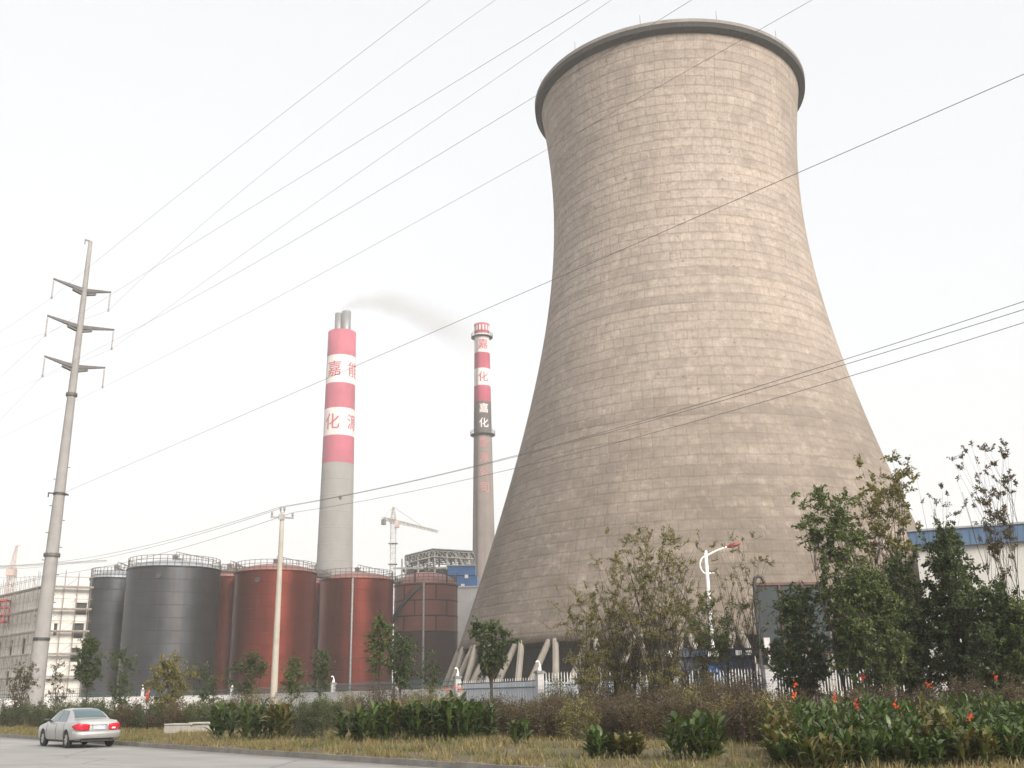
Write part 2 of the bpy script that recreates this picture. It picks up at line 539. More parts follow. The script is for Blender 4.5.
def tank_mat(name, c, rough=0.42, metallic=0.35, rust=(0.10, 0.05, 0.035, 1), rust_amt=0.3):
    t = NT(name)
    co = t.coord()
    sz = t.n("ShaderNodeSeparateXYZ")
    t.t.links.new(co, sz.inputs[0])
    ang = t.math("ARCTAN2", sz.outputs[1], sz.outputs[0])
    cx = t.n("ShaderNodeCombineXYZ")
    t.t.links.new(t.math("MULTIPLY", ang, 6.0), cx.inputs[0])
    t.t.links.new(t.math("MULTIPLY", sz.outputs[2], 0.5), cx.inputs[1])
    br = t.n("ShaderNodeTexBrick", offset=0.5)
    t.t.links.new(cx.outputs[0], br.inputs["Vector"])
    br.inputs["Scale"].default_value = 1.0
    br.inputs["Brick Width"].default_value = 4.0
    br.inputs["Row Height"].default_value = 1.0
    br.inputs["Mortar Size"].default_value = 0.03
    a = t.noise(co, 0.4, 5)
    s = t.noise(t.mapping(co, (2, 2, 0.08)), 0.8, 5)
    col = t.ramp(a, [(0.3, tuple(k * 0.82 for k in c[:3]) + (1,)), (0.7, tuple(k * 1.14 for k in c[:3]) + (1,))])
    col = t.mix(t.math("MULTIPLY", t.ramp(s, [(0.48, 0.0), (0.75, 1.0)]), rust_amt), col, rust)
    col = t.mix(t.math("MULTIPLY", br.outputs["Fac"], 0.35), col, tuple(k * 0.5 for k in c[:3]) + (1,))
    rg = t.ramp(a, [(0.3, rough - 0.06), (0.7, rough + 0.1)])
    m = t.pbr(col, rough, metallic, spec=0.3, bump_d=0.02, bump=t.math("SUBTRACT", t.math("MULTIPLY", a, 0.6), br.outputs["Fac"]))
    t.t.links.new(rg, t.bsdf.inputs["Roughness"])
    return m


M["ground"] = ground_mat()
M["road"] = road_mat()
M["kerb"] = concrete("kerb_concrete", (0.17, 0.16, 0.145, 1), 0.2, 0.4, 2.0)
M["tower"] = tower_mat()
M["tower_rim"] = concrete("rim_concrete", (0.23, 0.21, 0.195, 1), 0.15, 0.45, 0.5)
M["tower_dark"] = concrete("rim_soffit_dark", (0.026, 0.023, 0.022, 1), 0.2, 0.4, 0.6)  # underside of the rim, coloured far darker than the lip above it
M["column"] = concrete("column_concrete", (0.235, 0.212, 0.182, 1), 0.14, 0.3, 0.5)
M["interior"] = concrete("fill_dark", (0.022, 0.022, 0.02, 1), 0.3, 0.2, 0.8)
M["basin"] = concrete("basin_concrete", (0.26, 0.25, 0.22, 1), 0.15, 0.4, 0.5)
M["pole"] = concrete("pole_concrete", (0.28, 0.27, 0.265, 1), 0.10, 0.25, 1.2, (0.2, 0.19, 0.18, 1))
M["pole_small"] = concrete("small_pole_concrete", (0.40, 0.37, 0.32, 1), 0.10, 0.2, 1.5, (0.2, 0.18, 0.16, 1))
M["steel"] = paint("galvanised_steel", (0.21, 0.21, 0.215, 1), 0.5, 0.4, 0.15, 2)
M["steel_dark"] = paint("dark_steel", (0.055, 0.055, 0.058, 1), 0.55, 0.3, 0.2, 2)
M["arm_grey"] = paint("crossarm_grey", (0.105, 0.10, 0.10, 1), 0.6, 0.2, 0.15, 2)
M["insul"] = paint("insulator", (0.30, 0.28, 0.28, 1), 0.3, 0, 0.1, 3)
M["wire"] = paint("wire_aluminium", (0.13, 0.125, 0.12, 1), 0.6, 0.2, 0.1, 0.2)
M["tank_grey"] = tank_mat("tank_grey", (0.060, 0.064, 0.072, 1), 0.40, 0.85, (0.115, 0.075, 0.066, 1), 0.45)
M["tank_red"] = tank_mat("tank_red", (0.125, 0.021, 0.013, 1), 0.38, 0.75, (0.055, 0.012, 0.009, 1), 0.6)
M["tank_pink"] = tank_mat("tank_primer", (0.15, 0.05, 0.04, 1), 0.6, 0.1, (0.12, 0.05, 0.045, 1), 0.3)
M["tank_maroon"] = tank_mat("tank_maroon", (0.034, 0.010, 0.009, 1), 0.7, 0.0, (0.03, 0.015, 0.015, 1), 0.4)
M["roof_grey"] = paint("tank_roof_grey", (0.30, 0.32, 0.35, 1), 0.5, 0.2, 0.12, 0.6)
M["roof_red"] = paint("tank_roof_red", (0.24, 0.11, 0.095, 1), 0.55, 0.1, 0.12, 0.6)
M["rail"] = paint("rail_steel", (0.115, 0.10, 0.095, 1), 0.55, 0.3, 0.15, 1)
M["chim_red"] = paint("chimney_red", (0.36, 0.085, 0.125, 1), 0.8, 0, 0.12, 0.12, (0.20, 0.07, 0.08, 1), 0.5, spec=0.2)
M["chim_white"] = paint("chimney_white", (0.60, 0.555, 0.54, 1), 0.8, 0, 0.05, 0.12, (0.36, 0.30, 0.29, 1), 0.45, spec=0.2)
M["chim_grey"] = concrete("chimney_concrete", (0.23, 0.222, 0.215, 1), 0.08, 0.3, 0.12, (0.2, 0.19, 0.18, 1))
M["chim_dark"] = concrete("chimney_sooty", (0.105, 0.097, 0.094, 1), 0.15, 0.3, 0.15, (0.045, 0.04, 0.04, 1))
M["chim_brown"] = concrete("chimney_brownish", (0.20, 0.172, 0.158, 1), 0.14, 0.45, 0.15, (0.09, 0.08, 0.075, 1))
M["char_red"] = paint("lettering_red", (0.36, 0.05, 0.09, 1), 0.7, 0, 0.1, 1)
M["char_white"] = paint("lettering_white", (0.70, 0.60, 0.59, 1), 0.7, 0, 0.1, 1)
M["char_pink"] = paint("lettering_faded", (0.42, 0.17, 0.18, 1), 0.8, 0, 0.2, 0.6)
M["cream"] = concrete("cream_render", (0.70, 0.68, 0.65, 1), 0.08, 0.25, 0.4, (0.3, 0.28, 0.25, 1))
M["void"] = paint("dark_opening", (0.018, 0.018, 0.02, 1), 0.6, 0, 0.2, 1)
M["scaffold"] = paint("scaffold_steel", (0.27, 0.235, 0.21, 1), 0.6, 0.2, 0.2, 1)
M["plank"] = paint("scaffold_plank", (0.30, 0.265, 0.23, 1), 0.85, 0, 0.2, 1)
M["crane_grey"] = paint("crane_paint_grey", (0.40, 0.385, 0.36, 1), 0.55, 0.1, 0.12, 1)
M["crane_red"] = paint("crane_paint_red", (0.42, 0.045, 0.05, 1), 0.5, 0.1, 0.12, 1)
M["crane_pale"] = paint("crane_paint_pale", (0.47, 0.36, 0.33, 1), 0.6, 0.1, 0.12, 1)
M["blue_sheet"] = paint("blue_sheet_metal", (0.035, 0.145, 0.36, 1), 0.5, 0.1, 0.12, 0.5, (0.04, 0.08, 0.16, 1), 0.4)
M["blue_fascia"] = paint("blue_fascia", (0.055, 0.115, 0.21, 1), 0.55, 0, 0.1, 0.4, (0.06, 0.10, 0.18, 1), 0.35)
M["white_render"] = concrete("white_render", (0.50, 0.49, 0.47, 1), 0.06, 0.2, 0.3, (0.4, 0.38, 0.35, 1))
M["wall_white"] = concrete("wall_white", (0.64, 0.625, 0.62, 1), 0.08, 0.3, 0.6, (0.33, 0.3, 0.28, 1))
M["panel_blue"] = paint("pale_blue_panel", (0.50, 0.56, 0.65, 1), 0.55, 0.0, 0.08, 0.8, (0.3, 0.33, 0.4, 1), 0.3)
M["rail_green"] = paint("rail_green", (0.045, 0.095, 0.105, 1), 0.5, 0.1, 0.15, 2)
M["picket"] = paint("picket_white", (0.52, 0.505, 0.50, 1), 0.5, 0.0, 0.15, 3, (0.2, 0.15, 0.13, 1), 0.4)
M["white_paint"] = paint("white_paint", (0.78, 0.77, 0.76, 1), 0.4, 0, 0.04, 2)
M["lamp_red"] = paint("lamp_red", (0.22, 0.02, 0.028, 1), 0.35, 0, 0.1, 3)
M["lens"] = paint("lamp_lens", (0.5, 0.5, 0.5, 1), 0.2)
M["board"] = paint("dark_board", (0.020, 0.030, 0.036, 1), 0.6, 0.1, 0.2, 0.8)
M["board_edge"] = paint("board_edge_rusty", (0.12, 0.055, 0.05, 1), 0.7, 0, 0.2, 2)
M["navy"] = paint("navy_sheet", (0.030, 0.042, 0.085, 1), 0.5, 0.0, 0.2, 1)
M["yellow"] = paint("yellow_paint", (0.70, 0.48, 0.06, 1), 0.5)
M["red_cloth"] = paint("red_cloth", (0.60, 0.05, 0.05, 1), 0.8, 0, 0.15, 3)
M["slab"] = concrete("pale_slab", (0.33, 0.315, 0.28, 1), 0.1, 0.3, 1.5)


def pillar_mat():
    t = NT("tiled_pillar")
    co = t.coord()
    br = t.n("ShaderNodeTexBrick")
    t.t.links.new(t.mapping(co, (1, 1, 1)), br.inputs["Vector"])
    sz = t.n("ShaderNodeSeparateXYZ")
    t.t.links.new(co, sz.inputs[0])
    cb = t.n("ShaderNodeCombineXYZ")
    t.t.links.new(t.math("ADD", sz.outputs[0], sz.outputs[1]), cb.inputs[0])
    t.t.links.new(sz.outputs[2], cb.inputs[1])
    t.t.links.new(cb.outputs[0], br.inputs["Vector"])
    br.inputs["Scale"].default_value = 1.0
    br.inputs["Brick Width"].default_value = 0.2
    br.inputs["Row Height"].default_value = 0.08
    br.inputs["Mortar Size"].default_value = 0.008
    br.inputs["Color1"].default_value = (0.50, 0.49, 0.50, 1)
    br.inputs["Color2"].default_value = (0.40, 0.40, 0.42, 1)
    br.inputs["Mortar"].default_value = (0.22, 0.21, 0.21, 1)
    return t.pbr(br.outputs["Color"], 0.6)


M["pillar"] = pillar_mat()
M["cap"] = concrete("pillar_cap", (0.18, 0.19, 0.17, 1), 0.1, 0.2, 2)

# ------------------------------------------------------------------ world, sun, view
SUN_EL, SUN_AZ = R(30), R(148)          # azimuth clockwise from +Y: behind the camera, to the right
w = bpy.data.worlds.new("World")
scene.world = w
w.use_nodes = True
nt = w.node_tree
nt.nodes.clear()
sky = nt.nodes.new("ShaderNodeTexSky")
sky.sky_type = "NISHITA"
sky.sun_disc = False
sky.sun_elevation = SUN_EL
sky.sun_rotation = SUN_AZ
sky.air_density = 1.0
sky.dust_density = 9.0
sky.ozone_density = 1.0
hs = nt.nodes.new("ShaderNodeHueSaturation")
hs.inputs["Saturation"].default_value = 0.22
bg = nt.nodes.new("ShaderNodeBackground")
bg.inputs["Strength"].default_value = 0.15
wo = nt.nodes.new("ShaderNodeOutputWorld")
nt.links.new(sky.outputs[0], hs.inputs["Color"])
# an overcast veil evens the clear sky out
veil = nt.nodes.new("ShaderNodeMix")
veil.data_type = "RGBA"
veil.inputs[0].default_value = 0.75
veil.inputs[7].default_value = (2.22, 2.27, 2.33, 1)
nt.links.new(hs.outputs[0], veil.inputs[6])
nt.links.new(veil.outputs[2], bg.inputs["Color"])
nt.links.new(bg.outputs[0], wo.inputs["Surface"])

sl = bpy.data.lights.new("sun", "SUN")
sl.energy = 1.5
sl.angle = R(22)
sl.color = (1.0, 0.90, 0.76)
so = bpy.data.objects.new("sun", sl)
COL.objects.link(so)
sd = Vector((math.sin(SUN_AZ) * math.cos(SUN_EL), math.cos(SUN_AZ) * math.cos(SUN_EL), math.sin(SUN_EL)))
so.rotation_euler = (-sd).to_track_quat("-Z", "Y").to_euler()
so.location = sd * 60

cam = bpy.data.cameras.new("camera")
cam.sensor_fit = "HORIZONTAL"
cam.sensor_width = 36.0
cam.lens = F / 1024 * 36.0
cam.clip_start = 0.1
cam.clip_end = 6000
co_ = bpy.data.objects.new("camera", cam)
COL.objects.link(co_)
mw = Matrix.Identity(4)
for i in range(3):
    mw[i][0], mw[i][1], mw[i][2] = RT[i], UP[i], -FW[i]
mw[2][3] = EYE
co_.matrix_world = mw
scene.camera = co_

vs = scene.view_settings
vs.view_transform = "Standard"
vs.look = "None"
vs.gamma = 1.0
vs.use_curve_mapping = False
vs.exposure = 1.5
scene.cycles.use_denoising = True
scene.cycles.max_bounces = 8
scene.cycles.volume_bounces = 4
scene.cycles.sample_clamp_indirect = 6

# ------------------------------------------------------------------ ground, road, kerb
DR = Vector((-0.6497, 0.7602, 0))        # along the road, away from the camera
NR = Vector((0.7602, 0.6497, 0))         # across it, towards the plant
KN = 15.93                               # the kerb's distance along NR


def rp(s, n, z=0.0):
    v = DR * s + NR * n
    return Vector((v.x, v.y, z))


def sheet(name, quads_sn, z, m):
    b = MB()
    for q in quads_sn:
        b.add([rp(s, n, z) for s, n in q], [(0, 1, 2, 3)])
    return tag(b.build(name, m), kind="structure")


b = MB()
n_ = 60
gx = np.linspace(-1, 1, n_)
gs = np.sign(gx) * np.abs(gx) ** 2.2 * 1500
vsx = [(x, y + 100, 0.0) for y in gs for x in gs]
b.add(vsx, [(j * n_ + i, j * n_ + i + 1, (j + 1) * n_ + i + 1, (j + 1) * n_ + i) for j in range(n_ - 1) for i in range(n_ - 1)])
tag(b.build("ground", M["ground"]), kind="structure")
sheet("road", [[(-400, -8), (900, -8), (900, KN), (-400, KN)][::-1]], 0.004, M["road"])
b = MB()
for i in range(-30, 190):                # kerb stones
    s0, s1 = i * 1.0 + 0.006, i * 1.0 + 0.994
    dz = random.uniform(-0.008, 0.008)
    a = [rp(s0, KN, 0), rp(s1, KN, 0), rp(s1, KN + 0.02, 0.15 + dz), rp(s0, KN + 0.02, 0.15 + dz), rp(s0, KN + 0.16, 0.15 + dz), rp(s1, KN + 0.16, 0.15 + dz), rp(s0, KN + 0.16, 0), rp(s1, KN + 0.16, 0)]
    b.add(a, [(0, 1, 2, 3), (3, 2, 5, 4), (4, 5, 7, 6), (0, 3, 4, 6), (1, 7, 5, 2)])
tag(b.build("kerb", M["kerb"]), kind="structure")


def np_mesh(name, V, Q, mat, parent=None, smooth=False):
    me = bpy.data.meshes.new(name)
    V = np.asarray(V, np.float32)
    Q = np.asarray(Q, np.int32)
    k = Q.shape[1]
    me.vertices.add(len(V))
    me.vertices.foreach_set("co", V.ravel())
    me.loops.add(Q.size)
    me.loops.foreach_set("vertex_index", Q.ravel())
    me.polygons.add(len(Q))
    me.polygons.foreach_set("loop_start", np.arange(0, Q.size, k, dtype=np.int32))
    me.polygons.foreach_set("loop_total", np.full(len(Q), k, np.int32))
    me.polygons.foreach_set("use_smooth", np.full(len(Q), smooth))
    me.materials.append(mat)
    me.update(calc_edges=True)
    me.validate()
    return link(name, me, parent)


# verge: a raised bed of earth behind the kerb
b = MB()
NS, NN = 140, 44
sg = np.linspace(-30, 190, NS)
ng = np.concatenate([np.linspace(KN + 0.15, KN + 4, 12), np.linspace(KN + 4.4, KN + 26, NN - 12)])
VZ = {}


def verge_h(s, n):
    k = max(0.0, min(1.0, (n - KN - 0.15) / 5.0))
    return 0.12 + 0.10 * k + 0.04 * math.sin(s * 0.9 + n) * k + 0.03 * math.sin(s * 2.3 - 1.7 * n) * k


vv = [rp(s, n, verge_h(s, n)) for n in ng for s in sg]
b.add(vv, [(j * NS + i, (j + 1) * NS + i, (j + 1) * NS + i + 1, j * NS + i + 1) for j in range(NN - 1) for i in range(NS - 1)], 0, True)
e0 = [rp(s, KN + 26, 0) for s in sg]
b.add([rp(s, KN + 26, verge_h(s, KN + 26)) for s in sg] + e0, [(i, NS + i, NS + i + 1, i + 1) for i in range(NS - 1)])
tag(b.build("verge", M["ground"]), kind="structure")


def ground_z(p):
    n = p.x * NR.x + p.y * NR.y
    s = p.x * DR.x + p.y * DR.y
    if KN + 0.15 < n < KN + 26:
        return verge_h(s, n) - 0.03
    return 0.0


def make_grass(count):
    s = RNG.uniform(-22, 95, count) ** 1.0
    n = KN + 0.12 + RNG.uniform(0, 1, count) ** 1.25 * 11.5
    clump = np.sin(s * 1.7 + np.sin(n * 2.1) * 2) * np.sin(n * 1.9 + np.sin(s * 0.7) * 2)
    keep = RNG.uniform(-1.2, 1, count) < clump + 0.15
    s, n, clump = s[keep], n[keep], clump[keep]
    c = len(s)
    k = np.clip((n - KN - 0.15) / 5.0, 0, 1)
    z = 0.12 + 0.10 * k - 0.02
    P = np.stack([DR.x * s + NR.x * n, DR.y * s + NR.y * n, z], -1)
    h = RNG.uniform(0.07, 0.22, c) * (1 + 0.5 * clump)
    a = RNG.uniform(0, 2 * PI, c)
    wv = np.stack([np.cos(a), np.sin(a), 0 * a], -1) * (RNG.uniform(0.012, 0.026, c))[:, None]
    l = RNG.uniform(0, 2 * PI, c)
    lean = np.stack([np.cos(l), np.sin(l), 0 * l], -1) * (h * RNG.uniform(0.1, 0.9, c))[:, None]
    tip = P + lean + np.array([0, 0, 1.0]) * h[:, None]
    V = np.stack([P - wv, P + wv, tip], 1).reshape(-1, 3)
    Q = np.arange(len(V)).reshape(-1, 3)
    g = np_mesh("grass", V, Q, M["grass"])
    tag(g, kind="stuff")


make_grass(120000)

# ------------------------------------------------------------------ cooling tower
SC = 1.15
TD, TAZ = 143.81871 * SC, 0.17624
TC = Vector((TD * math.sin(TAZ), TD * math.cos(TAZ), 0))
T_RT, T_ZT, T_BU, T_BL, T_H, T_ZB = 18.40341 * SC, 71.53329 * SC, 42.59478 * SC, 43.16707 * SC, 90 * SC, 6.86 * SC


def t_r(z):
    return T_RT * math.sqrt(1 + ((z - T_ZT) / (T_BU if z > T_ZT else T_BL)) ** 2)


tower = empty("cooling_tower", TC, "huge flared concrete cooling tower standing on slanted legs, dwarfing everything else", "cooling tower")
NT_, NZ_ = 180, 64
ths = [-PI / 2 + PI + 2 * PI * k / NT_ for k in range(NT_ + 1)]   # seam at the back
zs_ = [T_ZB + (T_H - 1.5 - T_ZB) * i / NZ_ for i in range(NZ_ + 1)]
V, UVs, Q = [], [], []
for i, z in enumerate(zs_):
    for k in range(NT_ + 1):
        r = t_r(z)
        V.append((r * math.cos(ths[k]), r * math.sin(ths[k]), z))
        UVs.append((120.0 * k / NT_, z / 1.5))
for i in range(NZ_):
    for k in range(NT_):
        Q.append((i * (NT_ + 1) + k, i * (NT_ + 1) + k + 1, (i + 1) * (NT_ + 1) + k + 1, (i + 1) * (NT_ + 1) + k))
nv = len(V)
# inner face and the bottom lip give the shell its thickness
for i, z in enumerate(zs_):
    for k in range(NT_ + 1):
        r = t_r(z) - 0.7
        V.append((r * math.cos(ths[k]), r * math.sin(ths[k]), z))
        UVs.append((120.0 * k / NT_, z / 1.5))
for i in range(NZ_):
    for k in range(NT_):
        a = nv + i * (NT_ + 1) + k
        Q.append((a, a + NT_ + 1, a + NT_ + 2, a + 1))
for k in range(NT_):
    Q.append((k, nv + k, nv + k + 1, k + 1))
me = bpy.data.meshes.new("shell")
me.from_pydata(V, [], Q)
uvl = me.uv_layers.new(name="panels")
uvl.data.foreach_set("uv", [c for lp in me.loops for c in UVs[lp.vertex_index]])
me.materials.append(M["tower"])
me.polygons.foreach_set("use_smooth", [True] * len(me.polygons))
me.update()
link("shell", me, tower)
rr = t_r(T_H)
b = MB()
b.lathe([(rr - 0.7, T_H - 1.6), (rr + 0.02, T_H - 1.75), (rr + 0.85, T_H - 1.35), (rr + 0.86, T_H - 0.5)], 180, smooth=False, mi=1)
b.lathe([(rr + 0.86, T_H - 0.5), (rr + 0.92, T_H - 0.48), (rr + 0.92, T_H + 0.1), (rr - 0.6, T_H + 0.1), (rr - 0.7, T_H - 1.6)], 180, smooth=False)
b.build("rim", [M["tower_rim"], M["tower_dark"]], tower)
for k in range(12):
    a = 2 * PI * k / 12 + 0.2
    b = MB()
    b.tube([((rr + 0.3) * math.cos(a), (rr + 0.3) * math.sin(a), T_H), ((rr + 0.3) * math.cos(a), (rr + 0.3) * math.sin(a), T_H + 2.2)], [0.05, 0.03], 6)
    b.build("lightning_rod", M["rail"], tower)
vdir = math.atan2(-TC.y, -TC.x)          # towards the camera
r_top, r_bot = t_r(T_ZB) - 0.35, t_r(0) + 0.3
for k in range(40):
    a0 = vdir - R(3.2) + R(9) * k
    for sgn in (-1, 1):
        at_, ab = a0 + sgn * R(0.72), a0 + sgn * R(4.1)
        b = MB()
        p0 = Vector((r_bot * math.cos(ab), r_bot * math.sin(ab), 0.0))
        p1 = Vector((r_top * math.cos(at_), r_top * math.sin(at_), T_ZB + 0.25))
        b.tube([p0, p1], [0.45, 0.42], 8, smooth=False)
        b.build("column", M["column"], tower)
b = MB()
b.lathe([(t_r(0) + 1.8, 0), (t_r(0) + 1.8, 1.3), (t_r(0) + 1.4, 1.35), (t_r(0) + 1.4, 0.3)], 120, smooth=False)
b.build("basin_wall", M["basin"], tower)
b = MB()
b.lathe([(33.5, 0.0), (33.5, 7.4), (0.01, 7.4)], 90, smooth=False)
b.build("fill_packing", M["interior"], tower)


# ------------------------------------------------------------------ lettering wrapped on a round shaft
def glyph(name, ch, size, m, parent, radius_at, ang, zc, bold=0.0):
    """one character, size metres high, centred at height zc and facing angle ang, lying on the shaft"""
    cu = bpy.data.curves.new("lettering", "FONT")
    cu.body = ch
    cu.size = 1.0
    cu.offset = bold
    to = bpy.data.objects.new("lettering", cu)
    COL.objects.link(to)
    bpy.context.view_layer.update()
    dg = bpy.context.evaluated_depsgraph_get()
    me = bpy.data.meshes.new_from_object(to.evaluated_get(dg))
    bpy.data.objects.remove(to)
    bm = bmesh.new()
    bm.from_mesh(me)
    if not bm.verts:
        bm.free()
        return None
    xs = [v.co.x for v in bm.verts]
    ys = [v.co.y for v in bm.verts]
    cx, cy, hh = (min(xs) + max(xs)) / 2, (min(ys) + max(ys)) / 2, max(max(xs) - min(xs), max(ys) - min(ys))
    k = size / hh
    for v in bm.verts:
        v.co = Vector(((v.co.x - cx) * k, (v.co.y - cy) * k, 0))
    st = size / 14
    x = -size / 2 + st
    while x < size / 2:
        bmesh.ops.bisect_plane(bm, geom=bm.verts[:] + bm.edges[:] + bm.faces[:], plane_co=(x, 0, 0), plane_no=(1, 0, 0))
        x += st
    for v in bm.verts:
        z = zc + v.co.y
        r = radius_at(z) + 0.06
        a = ang + v.co.x / r
        v.co = Vector((r * math.cos(a), r * math.sin(a), z))
    bm.to_mesh(me)
    bm.free()
    me.materials.clear()
    me.materials.append(m)
    return link(name, me, parent)


# ------------------------------------------------------------------ chimneys
def chimney_base(px_top, py_top, z_top):
    p = on_z(px_top, py_top, z_top)
    return Vector((p.x, p.y, 0))


Z1 = 150.0
C1 = chimney_base(342.2, 333, Z1)
y1 = C1.y
d1 = math.hypot(C1.x, C1.y)
lv = lambda px, py: on_z(px, py, 0).z
z_at1 = lambda py: hz(341, py, y1)
rtop1, rbot1 = 14.0 * math.hypot(d1, Z1) / F * 0.965, 18.6 * d1 / F * 1.0
chim = empty("chimney", C1, "stout chimney with broad red and white bands above grey concrete, trailing smoke", "chimney")
zk = [z_at1(p) for p in (333, 358.5, 386, 411, 438, 465)]
zl = zk[-1]


def r1(z):
    if z > zl:
        return rtop1 + (15.6 * d1 / F * 1.02 - rtop1) * (Z1 - z) / (Z1 - zl)
    t = (zl - z) / zl
    return 15.6 * d1 / F * 1.02 + (rbot1 * 1.06 - 15.6 * d1 / F * 1.02) * t ** 1.1


prof, mis = [], []
lev = [(0, 0)] + [(zl * i / 12, 0) for i in range(1, 12)] + [(zl, 0)]
prof = [(r1(z), z) for z, _ in lev]
mis = [0] * (len(prof) - 1)
for i, (za, mi) in enumerate(zip(reversed(zk[:-1]), (1, 2, 1, 2, 1))):
    prof.append((r1(za), za))
    mis.append(mi)
prof += [(r1(Z1) - 0.6, Z1), (0.05, Z1 - 0.3)]
mis += [0, 0]
b = MB()
b.lathe(prof, 64, mis=mis)
for zz in [zl * i / 14 for i in range(3, 14)]:
    b.lathe([(r1(zz - 0.25) + 0.01, zz - 0.25), (r1(zz) + 0.05, zz - 0.2), (r1(zz) + 0.05, zz + 0.2), (r1(zz + 0.25) + 0.01, zz + 0.25)], 64)
b.build("shaft", [M["chim_grey"], M["chim_red"], M["chim_white"]], chim)
pxm = d1 / F * 1.03
for dx, dy, rr_, ht in ((-1.6, -0.6, 1.6, 20.5), (1.75, -1.0, 1.95, 22.0)):
    b = MB()
    zt = Z1 + ht * 0.42
    b.lathe([(rr_, Z1 - 0.5), (rr_, zt), (rr_ - 0.25, zt), (rr_ - 0.3, zt - 4)], 24, (dx, dy, 0))
    b.build("flue", M["steel"], chim)
va1 = math.atan2(-C1.y, -C1.x)
zc_a, zc_b = (zk[1] + zk[2]) / 2, (zk[3] + zk[4]) / 2
for k, (ca, cb) in enumerate((("嘉", "化"), ("能", "源"), ("嘉", "化"), ("能", "源"))):
    a = va1 - R(29) + R(89) * k
    glyph("lettering", ca, 6.6, M["char_red"], chim, r1, a, zc_a, 0.006)
    glyph("lettering", cb, 6.6, M["char_red"], chim, r1, a, zc_b, 0.006)
b = MB()
b.lathe([(0.5, 0), (0.62, 0.2), (0.62, 1.2), (0.5, 1.4)], 12, (C1.x * 0 - (r1(90) + 0.1) * math.cos(va1 + R(12)) * -1, (r1(90) + 0.1) * math.sin(va1 + R(12)), z_at1(502)))
b.build("aviation_lamp", M["steel_dark"], chim)

Z2 = 120.0
C2 = chimney_base(481.8, 325, Z2)
y2 = C2.y
d2 = math.hypot(C2.x, C2.y)
z_at2 = lambda py: hz(483, py, y2)
chim2 = empty("chimney", C2, "slender banded chimney with two ring platforms and sooty dark middle, beside the cooling tower", "chimney")
zr = [z_at2(p) for p in (325, 334.5, 337.5, 354, 370, 387, 403, 435, 438)]


def r2(z):
    t = (Z2 - z) / Z2
    return (7.6 + 5.3 * t ** 1.15) * d2 / F * (1.06 - 0.03 * (1 - t))


seq = [(0, 4), (zr[8], 3), (zr[6], 1), (zr[5], 2), (zr[4], 1), (zr[3], 2), (zr[1], 1), (Z2, 0)]
prof, mis = [], []
for (za, mi), (zb, _) in zip(seq[:-1], seq[1:]):
    n = 8 if za == 0 else 2
    for i in range(n):
        z = za + (zb - za) * i / n
        prof.append((r2(z), z))
        mis.append(mi)
prof += [(r2(Z2) + 0.15, Z2), (r2(Z2) - 0.5, Z2 + 0.3), (r2(Z2) - 0.5, Z2 - 5)]
mis += [1, 1]
b = MB()
b.lathe(prof, 48, mis=mis)
b.build("shaft", [M["chim_grey"], M["chim_red"], M["chim_white"], M["chim_dark"], M["chim_brown"]], chim2)
b = MB()
nsl = 14
for k in range(nsl):
    a = 2 * PI * k / nsl
    zc = (zr[0] + zr[1]) / 2 + 0.3
    rr_ = r2(zc) + 0.02
    b.box((rr_ * math.cos(a), rr_ * math.sin(a), zc), (0.12, 0.55, 2.1), a)
b.build("vent_slot", M["chim_white"], chim2)


def ring_platform(zp, parent):
    b = MB()
    r0 = r2(zp)
    b.lathe([(r0 + 0.02, zp - 0.25), (r0 + 1.1, zp - 0.15), (r0 + 1.1, zp), (r0 + 0.02, zp)], 40, smooth=False)
    for hh in (0.55, 1.1):
        b.lathe([(r0 + 1.02, zp + hh), (r0 + 1.1, zp + hh), (r0 + 1.1, zp + hh + 0.09), (r0 + 1.02, zp + hh + 0.09)], 40, smooth=False)
    for k in range(20):
        a = 2 * PI * k / 20
        b.box(((r0 + 1.06) * math.cos(a), (r0 + 1.06) * math.sin(a), zp + 0.56), (0.06, 0.06, 1.12), a)
    b.build("ring_platform", M["steel_dark"], parent)


ring_platform(zr[2], chim2)
ring_platform(zr[7], chim2)
va2 = math.atan2(-C2.y, -C2.x) + R(8)
for ch, py, mm, sz in (("嘉", 346, "char_red", 3.5), ("化", 378.5, "char_red", 3.5), ("嘉", 410, "char_white", 3.1), ("化", 424.5, "char_white", 3.1),
                       ("能", 444, "char_pink", 3.0), ("源", 459, "char_pink", 3.0), ("公", 473, "char_pink", 3.0), ("司", 489, "char_pink", 3.0)):
    glyph("lettering", ch, sz, M[mm], chim2, r2, va2, z_at2(py), 0.006)
b = MB()                                 # ladder with its cage down the shaft
for sg_ in (-0.25, 0.25):
    pts = []
    for i in range(14):
        z = 2 + (Z2 - 8) * i / 13
        a = va2 - R(42)
        r = r2(z) + 0.25
        pts.append((r * math.cos(a) + sg_ * math.sin(a), r * math.sin(a) - sg_ * math.cos(a), z))
    b.tube(pts, 0.06, 5)
for i in range(150):
    z = 2 + (Z2 - 8) * i / 150
    a = va2 - R(42)
    r = r2(z) + 0.25
    b.bar((r * math.cos(a) + .25 * math.sin(a), r * math.sin(a) - .25 * math.cos(a), z), (r * math.cos(a) - .25 * math.sin(a), r * math.sin(a) + .25 * math.cos(a), z), 0.05)
b.build("ladder", M["steel_dark"], chim2)


